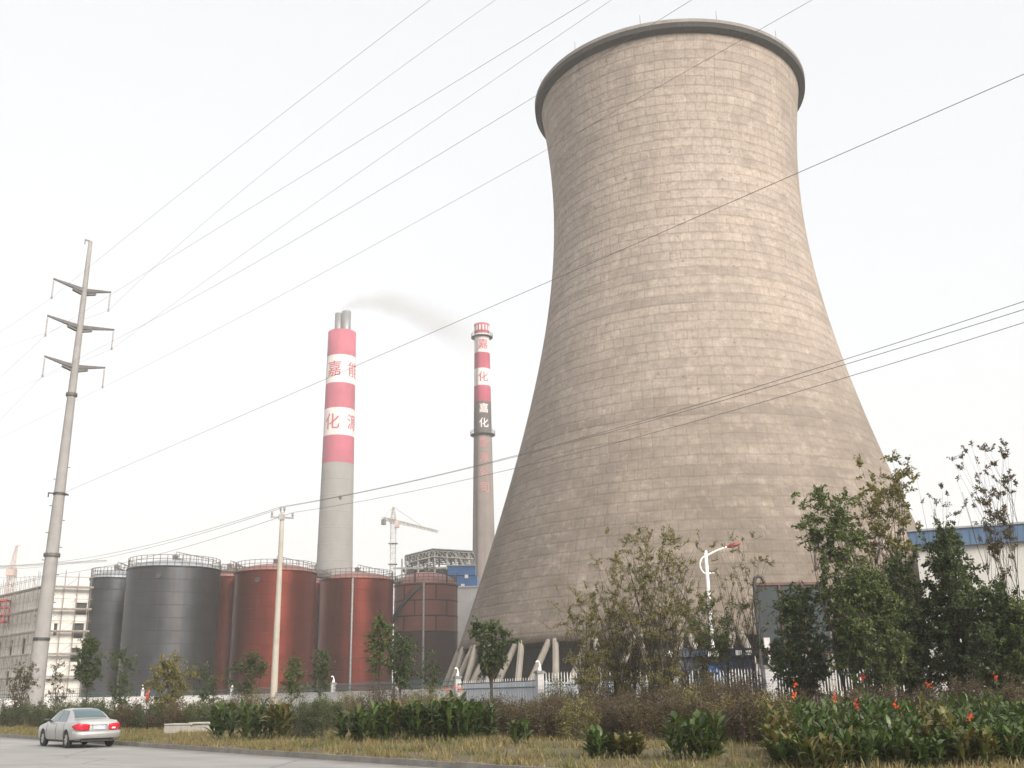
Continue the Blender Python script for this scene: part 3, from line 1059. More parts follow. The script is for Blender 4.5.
# smoke drifting off the stout chimney
def smoke():
    t = NT("smoke_volume")
    pv = t.n("ShaderNodeVolumePrincipled")
    pv.inputs["Color"].default_value = (0.62, 0.62, 0.62, 1)
    t.t.links.new(pv.outputs[0], t.out.inputs["Volume"])
    p0 = at(346, 309, y1)
    pts, rad = [], []
    for k, (px, py, rp_) in enumerate(((344, 312, 4), (350, 305, 7), (364, 302, 11), (385, 306, 15), (410, 314, 18), (438, 324, 20), (466, 335, 21), (500, 346, 21))):
        pts.append(at(px, py, y1 + k * 3))
        rad.append(rp_ * y1 / F * 1.05)
    # density falls off from the plume's curved axis and thins out downwind
    xa, xb = pts[0].x, pts[-1].x
    tt_ = [(p.x - xa) / (xb - xa) for p in pts]
    cz = np.polyfit(tt_, [p.z for p in pts], 3)
    ky = (pts[-1].y - pts[0].y)
    sp_ = t.n("ShaderNodeSeparateXYZ")
    t.t.links.new(t.coord(), sp_.inputs[0])
    tv = t.math("DIVIDE", t.math("SUBTRACT", sp_.outputs[0], xa), xb - xa)
    zc = t.math("ADD", t.math("MULTIPLY", tv, float(cz[0])), float(cz[1]))
    zc = t.math("ADD", t.math("MULTIPLY", tv, zc), float(cz[2]))
    zc = t.math("ADD", t.math("MULTIPLY", tv, zc), float(cz[3]))
    yc = t.math("ADD", t.math("MULTIPLY", tv, ky), pts[0].y)
    dz_ = t.math("SUBTRACT", sp_.outputs[2], zc)
    dy_ = t.math("SUBTRACT", sp_.outputs[1], yc)
    nz2 = t.noise(t.mapping(t.coord(), (1, 1, 1.4)), 0.07, 5, 0.6)
    dist = t.math("SQRT", t.math("ADD", t.math("MULTIPLY", dz_, dz_), t.math("MULTIPLY", dy_, dy_)))
    rd_ = t.math("ADD", t.math("MULTIPLY", t.math("POWER", t.math("MAXIMUM", tv, 0.0), 0.7), max(rad) * 1.55 - rad[0]), rad[0] * 1.3)
    fall = t.math("SUBTRACT", 1.0, t.math("DIVIDE", dist, rd_))
    fall = t.math("ADD", fall, t.math("MULTIPLY", t.math("SUBTRACT", nz2, 0.55), 1.1), True)
    thin = t.ramp(tv, [(0.0, 1.0), (0.45, 0.62), (0.75, 0.22), (0.98, 0.0)])
    t.t.links.new(t.math("MULTIPLY", t.math("MULTIPLY", fall, thin), 0.17), pv.inputs["Density"])
    rad = [r * 1.75 for r in rad]
    pts = [pts[0] - (pts[1] - pts[0]) * 0.3] + pts + [pts[-1] + (pts[-1] - pts[-2]) * 0.45]
    rad = [rad[0] * 0.3] + rad + [rad[-1] * 0.35]
    b = MB()
    b.tube(pts, rad, 20)
    bb = b.build("smoke", t.mat)
    bm = bmesh.new()
    bm.from_mesh(bb.data)
    bmesh.ops.remove_doubles(bm, verts=bm.verts, dist=0.001)
    bm.to_mesh(bb.data)
    bm.free()
    sb = bb.modifiers.new("sub", "SUBSURF")
    sb.levels = sb.render_levels = 1
    tag(bb, kind="stuff")


smoke()


# ------------------------------------------------------------------ storage tanks
TANK_H = 22.0


def tank(xl, xr, ytop, mats, label, H=TANK_H, dome=1.6, name="storage_tank", pipe=None, hole=None, seams=False, split=False):
    # centre and radius such that the rim's outline spans the picture columns xl..xr and its near edge reaches row ytop
    xc = (xl + xr) / 2
    pn = on_z(xc, ytop, H)
    d = math.hypot(pn.x, pn.y)
    r = (xr - xl) / 2 / F * d * 0.9
    c = Vector((pn.x, pn.y, 0)) * ((d + r) / d)
    for _ in range(12):
        q = [pix(c + Vector((r * math.cos(2 * PI * k / 60), r * math.sin(2 * PI * k / 60), H))) for k in range(60)]
        lo, hi = min(p[0] for p in q), max(p[0] for p in q)
        r *= (xr - xl) / (hi - lo)
        mx = (xl + xr) / 2 - (lo + hi) / 2
        d = c.length
        u = c / d
        c = c + Vector((u.y, -u.x, 0)) * (mx * d / F * 0.9)
        yn = pix(c - c.normalized() * r + Vector((0, 0, H)))[1]
        c = c * (1 + (ytop - yn) * 0.006)
    root = empty(name, c, label, "storage tank", "cylindrical storage tanks behind the wall")
    b = MB()
    if split:
        zsp = H * 0.60
        b.lathe([(r, 0), (r, zsp)], 72, mi=1)
        b.lathe([(r, zsp), (r, H)], 72, mi=0)
    else:
        b.lathe([(r, 0), (r, H * 0.33), (r, H * 0.66), (r, H)], 72)
    b.lathe([(r, H), (r + 0.16, H + 0.02), (r + 0.16, H + 0.22), (r - 0.05, H + 0.24)], 72, smooth=False)
    b.build("shell", mats[0] if not split else [mats[0], M["tank_maroon"]], root)
    if seams:
        b = MB()
        vd = math.atan2(-c.y, -c.x)
        for k in range(4):
            z = H * (0.60 + 0.132 * k)
            b.lathe([(r + 0.005, z - 0.14), (r + 0.05, z - 0.12), (r + 0.05, z + 0.12), (r + 0.005, z + 0.14)], 72)
            for j in range(6):
                a = vd + R(18 + 60 * j + 22 * (k % 2))
                b.box(((r + 0.01) * math.cos(a), (r + 0.01) * math.sin(a), z + 0.066 * H), (0.08, 0.26, 0.125 * H), a)
        b.build("weld_seam", M["tank_maroon"], root)
    b = MB()
    b.lathe([(r - 0.05, H + 0.2)] + [(r * math.cos(R(90) * i / 8), H + 0.2 + dome * math.sin(R(90) * i / 8) ** 1.2) for i in range(1, 8)] + [(0.02, H + 0.2 + dome)], 48)
    b.build("roof", mats[1], root)
    b = MB()
    n = 40
    for k in range(n):
        a = 2 * PI * k / n
        b.tube([((r - 0.1) * math.cos(a), (r - 0.1) * math.sin(a), H + 0.1), ((r - 0.1) * math.cos(a), (r - 0.1) * math.sin(a), H + 1.95)], 0.055, 5)
    for hh in (0.7, 1.3, 1.9):
        b.tube([((r - 0.1) * math.cos(2 * PI * k / 60), (r - 0.1) * math.sin(2 * PI * k / 60), H + hh) for k in range(61)], 0.045, 5, cap=False)
    b.build("railing", M["rail"], root)
    vd = math.atan2(-c.y, -c.x)
    # stair climbing the dome with its handrail
    b = MB()
    a = vd + R(60)
    for sg_ in (-0.5, 0.5):
        pa = Vector(((r - 0.2) * math.cos(a) - sg_ * math.sin(a), (r - 0.2) * math.sin(a) + sg_ * math.cos(a), H + 0.5))
        pb = Vector((0.4 * math.cos(a) - sg_ * math.sin(a), 0.4 * math.sin(a) + sg_ * math.cos(a), H + dome + 0.5))
        b.bar(pa, pb, 0.12, 0.2)
        b.tube([pa + Vector((0, 0, 1.1)), pb + Vector((0, 0, 1.1))], 0.05, 5)
        for i in range(6):
            q = pa.lerp(pb, i / 5)
            b.tube([q, q + Vector((0, 0, 1.1))], 0.045, 5)
    b.build("roof_stair", M["rail"], root)
    b = MB()
    b.lathe([(0.45, H + dome - 0.1), (0.45, H + dome + 0.9), (0.62, H + dome + 1.0), (0.1, H + dome + 1.25)], 16)
    b.build("roof_vent", M["steel"], root)
    if hole is not None:
        # a small manhole high on the shell
        a = vd + R(hole)
        b = MB()
        p = Vector(((r + 0.0) * math.cos(a), (r + 0.0) * math.sin(a), H - 1.5))
        o = Vector((math.cos(a), math.sin(a), 0))
        b.tube([p, p + o * 0.18], 0.42, 14)
        b.build("manhole", M["steel_dark"], root)
    if pipe is not None:
        a = vd + R(pipe)
        o = Vector(((r + 0.45) * math.cos(a), (r + 0.45) * math.sin(a), 0))
        b = MB()
        b.tube([o, o + Vector((0, 0, H - 0.3)), o + Vector((0, 0, H + 0.3)) - Vector((math.cos(a), math.sin(a), 0)) * 0.8], 0.22, 8)
        for i in range(6):
            z = 2 + i * (H - 4) / 5
            b.bar(o + Vector((0, 0, z)), o + Vector((0, 0, z)) - Vector((math.cos(a), math.sin(a), 0)) * 0.46, 0.1)
        b.build("riser_pipe", M["steel"], root)
    return root, c, r


tg1, cg1, rg1 = tank(127, 220.5, 566.5, [M["tank_grey"], M["roof_grey"]], "large slate grey storage tank with a rusty sheen, foremost on the left of the row", hole=-18)
tr1, cr1, rr1 = tank(234.5, 316.5, 570.5, [M["tank_red"], M["roof_red"]], "big brick red storage tank directly behind the small concrete utility pole", hole=-25)
tr2, cr2, rr2 = tank(320, 393.5, 578.5, [M["tank_red"], M["roof_red"]], "brick red storage tank before the stout banded chimney, a pipe up its side", pipe=-6)
tr3, cr3, rr3 = tank(394.5, 457.5, 583.5, [M["tank_pink"], M["roof_red"]], "storage tank with pinkish brick-patterned top half and dark maroon lower half", dome=2.6, pipe=-4, seams=True, split=True)
# back row, further from the road
tg0, cg0, rg0 = tank(90, 141, 578, [M["tank_grey"], M["roof_grey"]], "smaller looking slate grey tank half hidden behind the large grey tank", hole=2)
trb, crb, rrb = tank(208, 250, 577, [M["tank_red"], M["roof_red"]], "dark red tank glimpsed in the gap between grey and red front tanks")
trc, crc, rrc = tank(299, 336, 584, [M["tank_red"], M["roof_red"]], "red tank of the back row, a dark sliver between two red front tanks")

# diagonal stair on the two-tone tank
vd = math.atan2(-cr3.y, -cr3.x)
b = MB()
pts = []
for i in range(13):
    a = vd - R(75) + R(70) * i / 12
    pts.append(((rr3 + 0.5) * math.cos(a), (rr3 + 0.5) * math.sin(a), TANK_H * (0.68 + 0.31 * i / 12)))
for i in range(12):
    b.bar(pts[i], pts[i + 1], 0.8, 0.25)
    b.bar((pts[i][0], pts[i][1], pts[i][2] + 1), (pts[i + 1][0], pts[i + 1][1], pts[i + 1][2] + 1), 0.07)
    b.tube([pts[i], (pts[i][0], pts[i][1], pts[i][2] + 1)], 0.05, 5)
b.build("spiral_stair", M["steel_dark"], tr3)


def walkway(ca, ra, cb, rb, label):
    u = (cb - ca).normalized()
    a = ca + u * (ra + 0.2)
    e = cb - u * (rb + 0.2)
    z = TANK_H + 0.35
    mid = (a + e) / 2
    root = empty("walkway", (mid.x, mid.y, z), label, "walkway", "walkways joining the tanks")
    side = Vector((-u.y, u.x, 0)) * 0.55
    a, e = a - mid, e - mid
    b = MB()
    b.bar(a, e, 1.2, 0.22)
    b.build("deck", M["steel_dark"], root)
    for sg_ in (-1, 1):
        b = MB()
        for hh in (0.6, 1.15):
            b.bar(a + side * sg_ + Vector((0, 0, hh)), e + side * sg_ + Vector((0, 0, hh)), 0.08)
        n = max(2, int((e - a).length / 1.2))
        for i in range(n + 1):
            q = a.lerp(e, i / n) + side * sg_
            b.tube([q, q + Vector((0, 0, 1.15))], 0.05, 5)
        b.build("handrail", M["rail"], root)


walkway(cg1, rg1, cr1, rr1, "dark steel walkway bridging the large grey tank and the big red tank")
walkway(cr1, rr1, cr2, rr2, "dark steel walkway between the two brick red front tanks")
walkway(cr2, rr2, cr3, rr3, "dark steel walkway leading to the two-tone maroon and pink tank")

# ------------------------------------------------------------------ transmission pole, small pole and their wires
LP_ = foot(33.5, 83.0)
LP_.z = ground_z(LP_)
pole = empty("transmission_pole", LP_, "very tall tapered pale transmission pole with three drooping crossarms", "utility pole")
LEAN = Matrix.Rotation(0.0112, 3, "Y")
pole.rotation_euler = (0, 0.0112, 0)
PZ = lambda py: hz(60, py, 83.0) - LP_.z
HP = PZ(242)


def pr(z):
    return 0.72 + (0.17 - 0.72) * (z / HP) ** 0.80


b = MB()
b.lathe([(pr(HP * i / 16), HP * i / 16) for i in range(17)] + [(0.01, HP + 0.05)], 16)
b.build("shaft", M["pole"], pole)
for py in (555, 395):
    z = PZ(py)
    b = MB()
    b.lathe([(pr(z) + 0.005, z - 0.13), (pr(z) + 0.13, z - 0.11), (pr(z) + 0.13, z + 0.11), (pr(z) + 0.005, z + 0.13)], 16, smooth=False)
    for k in range(10):
        a = 2 * PI * k / 10
        b.box(((pr(z) + 0.1) * math.cos(a), (pr(z) + 0.1) * math.sin(a), z), (0.05, 0.05, 0.34), a)
    b.build("flange", M["arm_grey"], pole)
b = MB()
b.lathe([(pr(0.1) + 0.01, 0), (pr(0) + 0.3, 0.02), (pr(0) + 0.3, 0.22), (pr(0.1) + 0.02, 0.28)], 16, smooth=False)
b.build("base_plate", M["cap"], pole)
b = MB()
for i in range(12):                      # step bolts
    b = MB()
    z = 8 + i * 1.1
    sg_ = 1 if i % 2 else -1
    v = NR * sg_
    b.tube([(v.x * pr(z) * 0.9, v.y * pr(z) * 0.9, z), (v.x * (pr(z) + 0.22), v.y * (pr(z) + 0.22), z)], 0.03, 5)
    b.build("step_bolt", M["steel_dark"], pole)
z = PZ(494)
b = MB()
b.lathe([(pr(z) + 0.004, z - 0.1), (pr(z) + 0.05, z - 0.1), (pr(z) + 0.05, z + 0.1), (pr(z) + 0.004, z + 0.1)], 16, smooth=False)
b.bar((-NR.x * 0.9, -NR.y * 0.9, z), (NR.x * 0.75, NR.y * 0.75, z), 0.1)
b.tube([(-NR.x * 0.85, -NR.y * 0.85, z), (-NR.x * 0.85, -NR.y * 0.85, z - 0.35)], 0.05, 6)
b.build("low_bracket", M["steel_dark"], pole)
b = MB()
b.lathe([(pr(6.2) + 0.004, 6.1), (pr(6.2) + 0.03, 6.1), (pr(6.2) + 0.03, 6.35), (pr(6.2) + 0.004, 6.35)], 16, smooth=False)
b.build("band", M["steel_dark"], pole)
b = MB()
b.bar((0, 0, HP), (-NR.x * 0.5, -NR.y * 0.5, HP + 0.05), 0.12)
b.tube([(-NR.x * 0.45, -NR.y * 0.45, HP), (-NR.x * 0.45, -NR.y * 0.45, HP - 0.4)], 0.05, 6)
b.build("top_bracket", M["steel"], pole)
wire_start = {}
for k, (py, ll, lr, drop_l, drop_r) in enumerate(((291, 2.65, 2.25, 1.5, 1.5), (327.5, 2.75, 2.9, 1.55, 1.55), (367, 2.55, 2.5, 1.5, 1.55))):
    z = PZ(py)
    for sg_, L, dr in ((-1, ll, drop_l), (1, lr, drop_r)):
        b = MB()
        r0 = pr(z)
        n = 6
        for q in (-0.11, 0.11):          # a pair of plates that rise and taper to the tip
            pv = DR * q
            for i in range(n):
                t0, t1 = i / n, (i + 1) / n
                f = lambda t: Vector((NR.x * sg_ * (r0 * 0.8 + (L - r0 * 0.8) * t), NR.y * sg_ * (r0 * 0.8 + (L - r0 * 0.8) * t), z + 0.42 * t)) + pv * (1 - 0.7 * t)
                b.bar(f(t0), f(t1), 0.07, 0.36 - 0.24 * (t0 + t1) / 2)
        b.bar((NR.x * sg_ * r0, NR.y * sg_ * r0, z - 0.35), (NR.x * sg_ * (r0 + 0.75), NR.y * sg_ * (r0 + 0.75), z - 0.12), 0.30, 0.16)
        arm = b.build("crossarm", M["arm_grey"], pole)
        tip = Vector((NR.x * sg_ * (L - 0.05), NR.y * sg_ * (L - 0.05), z + 0.36))
        b = MB()
        pts, rd = [], []
        for i in range(15):
            pts.append(tip - Vector((0, 0, 0.1 + dr * i / 14)))
            rd.append(0.035 if i % 2 == 0 else 0.085)
        b.tube(pts, rd, 8)
        b.box(tip - Vector((0, 0, dr + 0.18)), (0.14, 0.14, 0.14))
        b.build("insulator", M["insul"], arm)
        wire_start[(k, sg_)] = LP_ + LEAN @ (tip - Vector((0, 0, dr + 0.2)))
wire_start["low"] = LP_ + LEAN @ Vector((NR.x * 0.1, NR.y * 0.1, PZ(494)))

SP_ = foot(273.5, 56.0)
SP_.z = ground_z(SP_)
HSP = hz(280, 506, 56.0) - SP_.z
sp = empty("utility_pole", SP_, "slim pale concrete utility pole with one short crossarm, rising before the red tanks", "utility pole")
b = MB()
b.lathe([(0.20 - 0.085 * i / 8, (HSP - 0.35) * i / 8) for i in range(9)] + [(0.01, HSP - 0.32)], 12)
b.build("shaft", M["pole_small"], sp)
b = MB()
zc = hz(280, 517.5, 56.0) - SP_.z
DS = Vector((0.93, 0.37, 0)).normalized()
b.bar(DS * -0.62 + Vector((0, 0, zc)), DS * 0.62 + Vector((0, 0, zc)), 0.08, 0.09)
b.bar(DS * -0.16 + Vector((0, -0.14, zc)), DS * 0.16 + Vector((0, -0.14, zc)), 0.06, 0.3)
b.build("crossarm", M["steel"], sp)
tops = []
for q, hh in ((-0.56, zc), (0.56, zc), (-0.1, HSP - 0.35), (0.1, HSP - 0.35)):
    b = MB()
    p = DS * q + Vector((0, 0, hh))
    b.tube([p, p + Vector((0, 0, 0.08)), p + Vector((0, 0, 0.12)), p + Vector((0, 0, 0.2)), p + Vector((0, 0, 0.24)), p + Vector((0, 0, 0.32))], [0.03, 0.03, 0.07, 0.05, 0.07, 0.03], 8)
    b.build("insulator", M["insul"], sp)
    tops.append(SP_ + p + Vector((0, 0, 0.3)))


def on_plane(px, py, A, d):
    """where the ray through a pixel meets the vertical plane through A along d"""
    nrm = Vector((-d.y, d.x, 0))
    r = ray(px, py)
    e = Vector((0, 0, EYE))
    return e + r * ((A - e).dot(nrm) / r.dot(nrm))


def wire(A, d, pix, label, group, ext=25.0, rad=0.0078, back=False):
    d = Vector((d.x, d.y, 0)).normalized()
    pts = [(0.0, A.z)] + [((p - A).dot(d), p.z) for p in (on_plane(x, y, A, d) for x, y in pix)]
    deg = 2 if len(pts) > 2 else 1
    co = np.polyfit([p[0] for p in pts], [p[1] for p in pts], deg, w=[6] + [1] * (len(pts) - 1))
    co[-1] += A.z - np.polyval(co, 0.0)
    s1 = max(p[0] for p in pts) + ext
    n = 48
    b = MB()
    b.tube([Vector((d.x * s1 * i / n, d.y * s1 * i / n, np.polyval(co, s1 * i / n) - A.z)) for i in range(n + 1)], rad, 5)
    o = b.build("power_line", M["wire"])
    o.location = A
    return tag(o, label, "power line", group)


RD = -DR
GL = "overhead wires on the tall pole"
sets = [((0, -1), [(320, 80), (220, 165), (433, 0)], "topmost overhead wire, leaving the picture's top edge furthest left, from upper crossarm of tall pole"),
        ((0, 1), [(320, 127), (220, 210), (496, 0)], "second overhead wire from the top, strung from the upper crossarm's right tip"),
        ((1, -1), [(512, 48), (320, 165), (588, 0)], "third overhead wire from the top, fainter, from the middle crossarm's left tip"),
        ((1, 1), [(512, 67), (430, 122), (300, 215), (613, 0)], "fourth overhead wire from the top, darker, from the middle crossarm's right tip"),
        ((2, -1), [(512, 112), (350, 207), (690, 0)], "fifth overhead wire, crossing the tower rim's left end, from the lowest crossarm's left tip"),
        ((2, 1), [(512, 170), (400, 230), (690, 70), (810, 0)], "sixth overhead wire, crossing the cooling tower rim, from the lowest crossarm's right tip")]
for key, pix, lab in sets:
    wire(wire_start[key], RD, pix, lab, GL, 30)
wire(wire_start["low"], RD, [(365, 360), (545, 286), (800, 173), (1024, 72)], "single lower wire crossing the cooling tower's upper body, from the tall pole's low bracket", GL, 30, 0.0105)
# the same circuits carry on away from the camera, off the left edge
for (key, pix, lab) in sets:
    A = wire_start[key]
    k, sg_ = key
    wire(A, DR, [(-8, (338, 385, 428)[k] + (14 if sg_ > 0 else 0))],
         "wire from the %s tip of the %s crossarm to the picture's left edge" % ("right" if sg_ > 0 else "left", ("upper", "middle", "lowest")[k]), GL, 30, 0.008)
# low wires on the small pole
GS = "thin wires on the small utility pole"
wire(tops[2], RD, [(512, 455), (700, 406), (845, 360), (1024, 300)], "upper of the three low wires sagging across the tower from the small pole", GS, 12, 0.010)
wire(tops[3], RD, [(512, 457), (700, 408), (847, 364), (1024, 309)], "middle of the three low wires, almost touching the upper one over the tower", GS, 12, 0.010)
wire(tops[1], RD, [(512, 468), (700, 421.5), (850, 376), (1024, 322)], "lowest of the three low wires across the tower, from the small pole's right insulator", GS, 12, 0.010)
for k, (i, dy) in enumerate(((2, 0), (3, 3), (1, 12))):
    wire(tops[i], DR, [(140, 548 + dy), (60, 561 + dy), (0, 566 + dy)], ("top", "second", "bottom")[k] + " faint low wire from the small pole towards the far left over the tanks", GS, 20, 0.012)


# ------------------------------------------------------------------ lattice helper and cranes
def lattice(b, a, e, w0, w1, n, r, tri=False):
    a, e = Vector(a), Vector(e)
    d = (e - a).normalized()
    u, v = frame(d)
    off = [(1, 1), (-1, 1), (-1, -1), (1, -1)] if not tri else [(1, -0.6), (-1, -0.6), (0, 0.9)]
    def c(t, o):
        w = (w0 + (w1 - w0) * t) / 2
        return a.lerp(e, t) + u * o[0] * w + v * o[1] * w
    for o in off:
        b.bar(c(0, o), c(1, o), r * 1.5)
    m = len(off)
    for i in range(n):
        t0, t1 = i / n, (i + 1) / n
        for k in range(m):
            o1, o2 = off[k], off[(k + 1) % m]
            b.bar(c(t0, o1), c(t0, o2), r)
            b.bar(c(t0, o1) if i % 2 else c(t0, o2), c(t1, o2) if i % 2 else c(t1, o1), r)


# grey tower crane beyond the tanks
YC = 300.0
cb_ = foot(390.5, YC)
zj = hz(392, 523, YC)
zt = hz(393, 507, YC)
crane = empty("tower_crane", cb_, "distant pale grey tower crane with its jib slanting right, between the two chimneys", "tower crane")
b = MB()
lattice(b, (0, 0, 0), (0, 0, zj), 1.5, 1.5, 34, 0.075)
b.build("mast", M["crane_grey"], crane)
b = MB()
lattice(b, (0, 0, zj), (0, 0, zt), 1.8, 0.4, 3, 0.14)
b.build("tower_head", M["crane_grey"], crane)
jd = Vector((0.52, 0.85, 0)).normalized()
tipp = at(428, 530.5, YC + 17)
jt = Vector((tipp.x - cb_.x, tipp.y - cb_.y, zj))
jdir = jt.copy(); jdir.z = 0; jdir.normalize()
jl = 25.0
b = MB()
lattice(b, Vector((0, 0, zj + 0.6)), jdir * jl + Vector((0, 0, zj + 0.6)), 1.1, 0.8, 22, 0.08, True)
b.build("jib", M["crane_grey"], crane)
b = MB()
lattice(b, Vector((0, 0, zj + 0.6)), jdir * -5.5 + Vector((0, 0, zj + 0.6)), 1.1, 1.0, 5, 0.09, True)
b.build("counter_jib", M["crane_grey"], crane)
b = MB()
b.box(jdir * -5.0 + Vector((0, 0, zj - 0.4)), (1.0, 1.1, 1.6), math.atan2(jdir.y, jdir.x))
b.build("counterweight", M["cap"], crane)
b = MB()
b.box(Vector((1.2, -0.8, zj - 0.5)), (1.2, 1.4, 1.9))
b.build("cab", M["crane_pale"], crane)
b = MB()
b.tube([Vector((0, 0, zt)), jdir * 15 + Vector((0, 0, zj + 1.2))], 0.07, 5)
b.tube([Vector((0, 0, zt)), jdir * -5 + Vector((0, 0, zj + 1.2))], 0.07, 5)
b.build("tie_rod", M["crane_grey"], crane)
b = MB()
for zz in (zj - 6, zj - 12):
    b.box((0, 0, zz), (2.6, 2.6, 0.2))
b.build("climbing_platform", M["crane_grey"], crane)

# reddish tower crane by the unfinished building
YL = 320.0
cl = foot(-4.5, YL)
zj = hz(10, 567.5, YL)
zt = hz(12, 546, YL)
crane2 = empty("tower_crane", cl, "pale red tower crane at the far left whose thin jib reaches over the scaffolded building", "tower crane")
b = MB()
lattice(b, (0, 0, 0), (0, 0, zj), 1.7, 1.7, 24, 0.12)
b.build("mast", M["crane_pale"], crane2)
b = MB()
lattice(b, (0, 0, zj), (0.6, 0, zt), 1.2, 0.4, 3, 0.08)
b.bar((0.5, 0, zt), (1.9, 0, zt + 0.1), 0.2)
b.build("tower_head", M["crane_pale"], crane2)
b = MB()
lattice(b, (0, 0, zj + 0.4), (33, -9, zj + 0.4), 0.75, 0.6, 26, 0.055, True)
b.build("jib", M["crane_grey"], crane2)
b = MB()
lattice(b, (0, 0, zj + 0.4), (-9, 2.4, zj + 0.4), 0.75, 0.7, 8, 0.07, True)
b.build("counter_jib", M["crane_grey"], crane2)
b = MB()
b.box((0, 0, zj - 1.6), (2.4, 2.4, 2.0))
b.build("slewing_cab", M["crane_pale"], crane2)
hoist = foot(-16, 190.0)
hh = empty("builders_hoist", hoist, "builders' hoist with a bright red cage on a dark lattice mast, at the left edge", "hoist")
b = MB()
lattice(b, (0, 0, 0), (0, 0, hz(1, 599, 190)), 1.0, 1.0, 18, 0.09)
b.build("mast", M["scaffold"], hh)
b = MB()
zz = hz(2, 622, 190)
for (sx, sy) in ((-1, -1), (1, -1), (1, 1), (-1, 1)):
    b.bar((0.9 + sx * 1.1, sy * 0.9, zz), (0.9 + sx * 1.1, sy * 0.9, zz + 3.8), 0.16)
for q in (0, 1.2, 2.5, 3.8):
    b.box((0.9, 0, zz + q), (2.4, 2.0, 0.14 if 0 < q < 3.8 else 0.3))
b.build("cage", M["crane_red"], hh)

# ------------------------------------------------------------------ unfinished building with scaffolding
corner = foot(38, 178.0)
e1 = foot(92, 182.0)
e0 = foot(-48, 211.0)
HB = hz(70, 587, 180.0)
bd = empty("unfinished_building", corner, "cream unfinished five storey building wrapped in scaffolding, dark window openings, left of the tanks", "building")
ux = (e1 - corner)
L1 = ux.length
ux.normalize()
uy = (e0 - corner)
L0 = uy.length
uy.normalize()
nx = Vector((ux.y, -ux.x, 0))            # outward normals, towards the camera
ny = Vector((-uy.y, uy.x, 0))
if nx.y > 0: nx = -nx
if ny.y > 0: ny = -ny


def facade(u, nrm, L, openings, parent):
    """wall panel of boxes round its openings: (u0, u1, z0, z1)"""
    us = sorted({0, L} | {o[0] for o in openings} | {o[1] for o in openings})
    zs = sorted({0, HB} | {o[2] for o in openings} | {o[3] for o in openings})
    b = MB()
    for i in range(len(us) - 1):
        for j in range(len(zs) - 1):
            um, zm = (us[i] + us[i + 1]) / 2, (zs[j] + zs[j + 1]) / 2
            if any(o[0] < um < o[1] and o[2] < zm < o[3] for o in openings):
                continue
            b.box(u * um + Vector((0, 0, zm)) - nrm * 0.15, (us[i + 1] - us[i], 0.3, zs[j + 1] - zs[j]), math.atan2(u.y, u.x))
    return b.build("wall", M["cream"], parent)


st_h = HB / 5.6
px2u = lambda x: (x - 9.0 - 38) / 54.0 * L1
op1 = []
for (xa, xb, ya, yb) in ((75, 86, 603, 615), (73.5, 85, 623.5, 638.5)):
    op1.append((px2u(xa), px2u(xb), hz(80, yb, 181), hz(80, ya, 181)))
op1.append((px2u(54.5), px2u(58), hz(56, 636, 180), hz(56, 624, 180)))
op1.append((px2u(74), px2u(84), hz(80, 662, 181), hz(80, 648, 181)))
op0 = []
for row, (za, zb) in enumerate(((0.46, 0.60), (0.22, 0.34))):
    for k in range(9):
        u0 = 3 + k * 6.2
        op0.append((u0, u0 + 1.9, HB * za, HB * zb))
facade(ux, nx, L1, op1, bd)
facade(uy, ny, L0, op0, bd)
for (u, nrm, ops) in ((ux, nx, op1), (uy, ny, op0)):
    for o in ops:
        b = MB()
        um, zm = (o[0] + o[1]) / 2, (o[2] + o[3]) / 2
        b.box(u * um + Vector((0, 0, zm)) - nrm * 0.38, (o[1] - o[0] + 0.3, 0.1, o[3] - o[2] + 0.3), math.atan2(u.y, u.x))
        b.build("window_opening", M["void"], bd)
b = MB()
back = (ux * L1 + uy * L0)
b.add([Vector((0, 0, HB - 0.8)) - nx * .1 - ny * .1, ux * (L1 - .2) + Vector((0, 0, HB - 0.8)) - nx * .1, back + Vector((0, 0, HB - 0.8)), uy * L0 + Vector((0, 0, HB - 0.8))], [(0, 1, 2, 3)])
b.build("roof_slab", M["cream"], bd)
sc_ = empty("scaffolding", corner, "brown tube scaffolding with plank lifts round the cream unfinished building", "scaffolding")
HS_ = HB + 2.2
for (u, nrm, L) in ((ux, nx, L1), (uy, ny, L0)):
    b = MB()
    n = int(L / 2.1)
    for k in range(n + 1):
        for off in (0.5, 1.5):
            q = u * (L * k / n) + nrm * off
            b.bar(q, q + Vector((0, 0, HS_ + random.uniform(-0.3, 0.7))), 0.06)
    nl = int(HS_ / 1.85)
    for j in range(1, nl + 1):
        z = j * 1.85
        for off in (0.5, 1.5):
            b.bar(nrm * off + Vector((0, 0, z)), u * L + nrm * off + Vector((0, 0, z)), 0.055)
    for k in range(0, n - 3, 5):
        q = u * (L * k / n) + nrm * 1.56
        for j in range(0, nl - 1, 2):
            b.bar(q + Vector((0, 0, j * 1.85)), q + u * 4.2 + Vector((0, 0, (j + 2) * 1.85)), 0.07)
    b.build("tube_frame", M["scaffold"], sc_)
    b = MB()
    for j in range(1, nl, 2):
        z = j * 1.85 + 0.12
        b.box(u * (L / 2) + nrm * 1.0 + Vector((0, 0, z)), (L, 1.05, 0.07), math.atan2(u.y, u.x))
        b.box(u * (L / 2) + nrm * 1.53 + Vector((0, 0, z + 0.1)), (L, 0.05, 0.16), math.atan2(u.y, u.x))
    b.build("plank_lift", M["plank"], sc_)

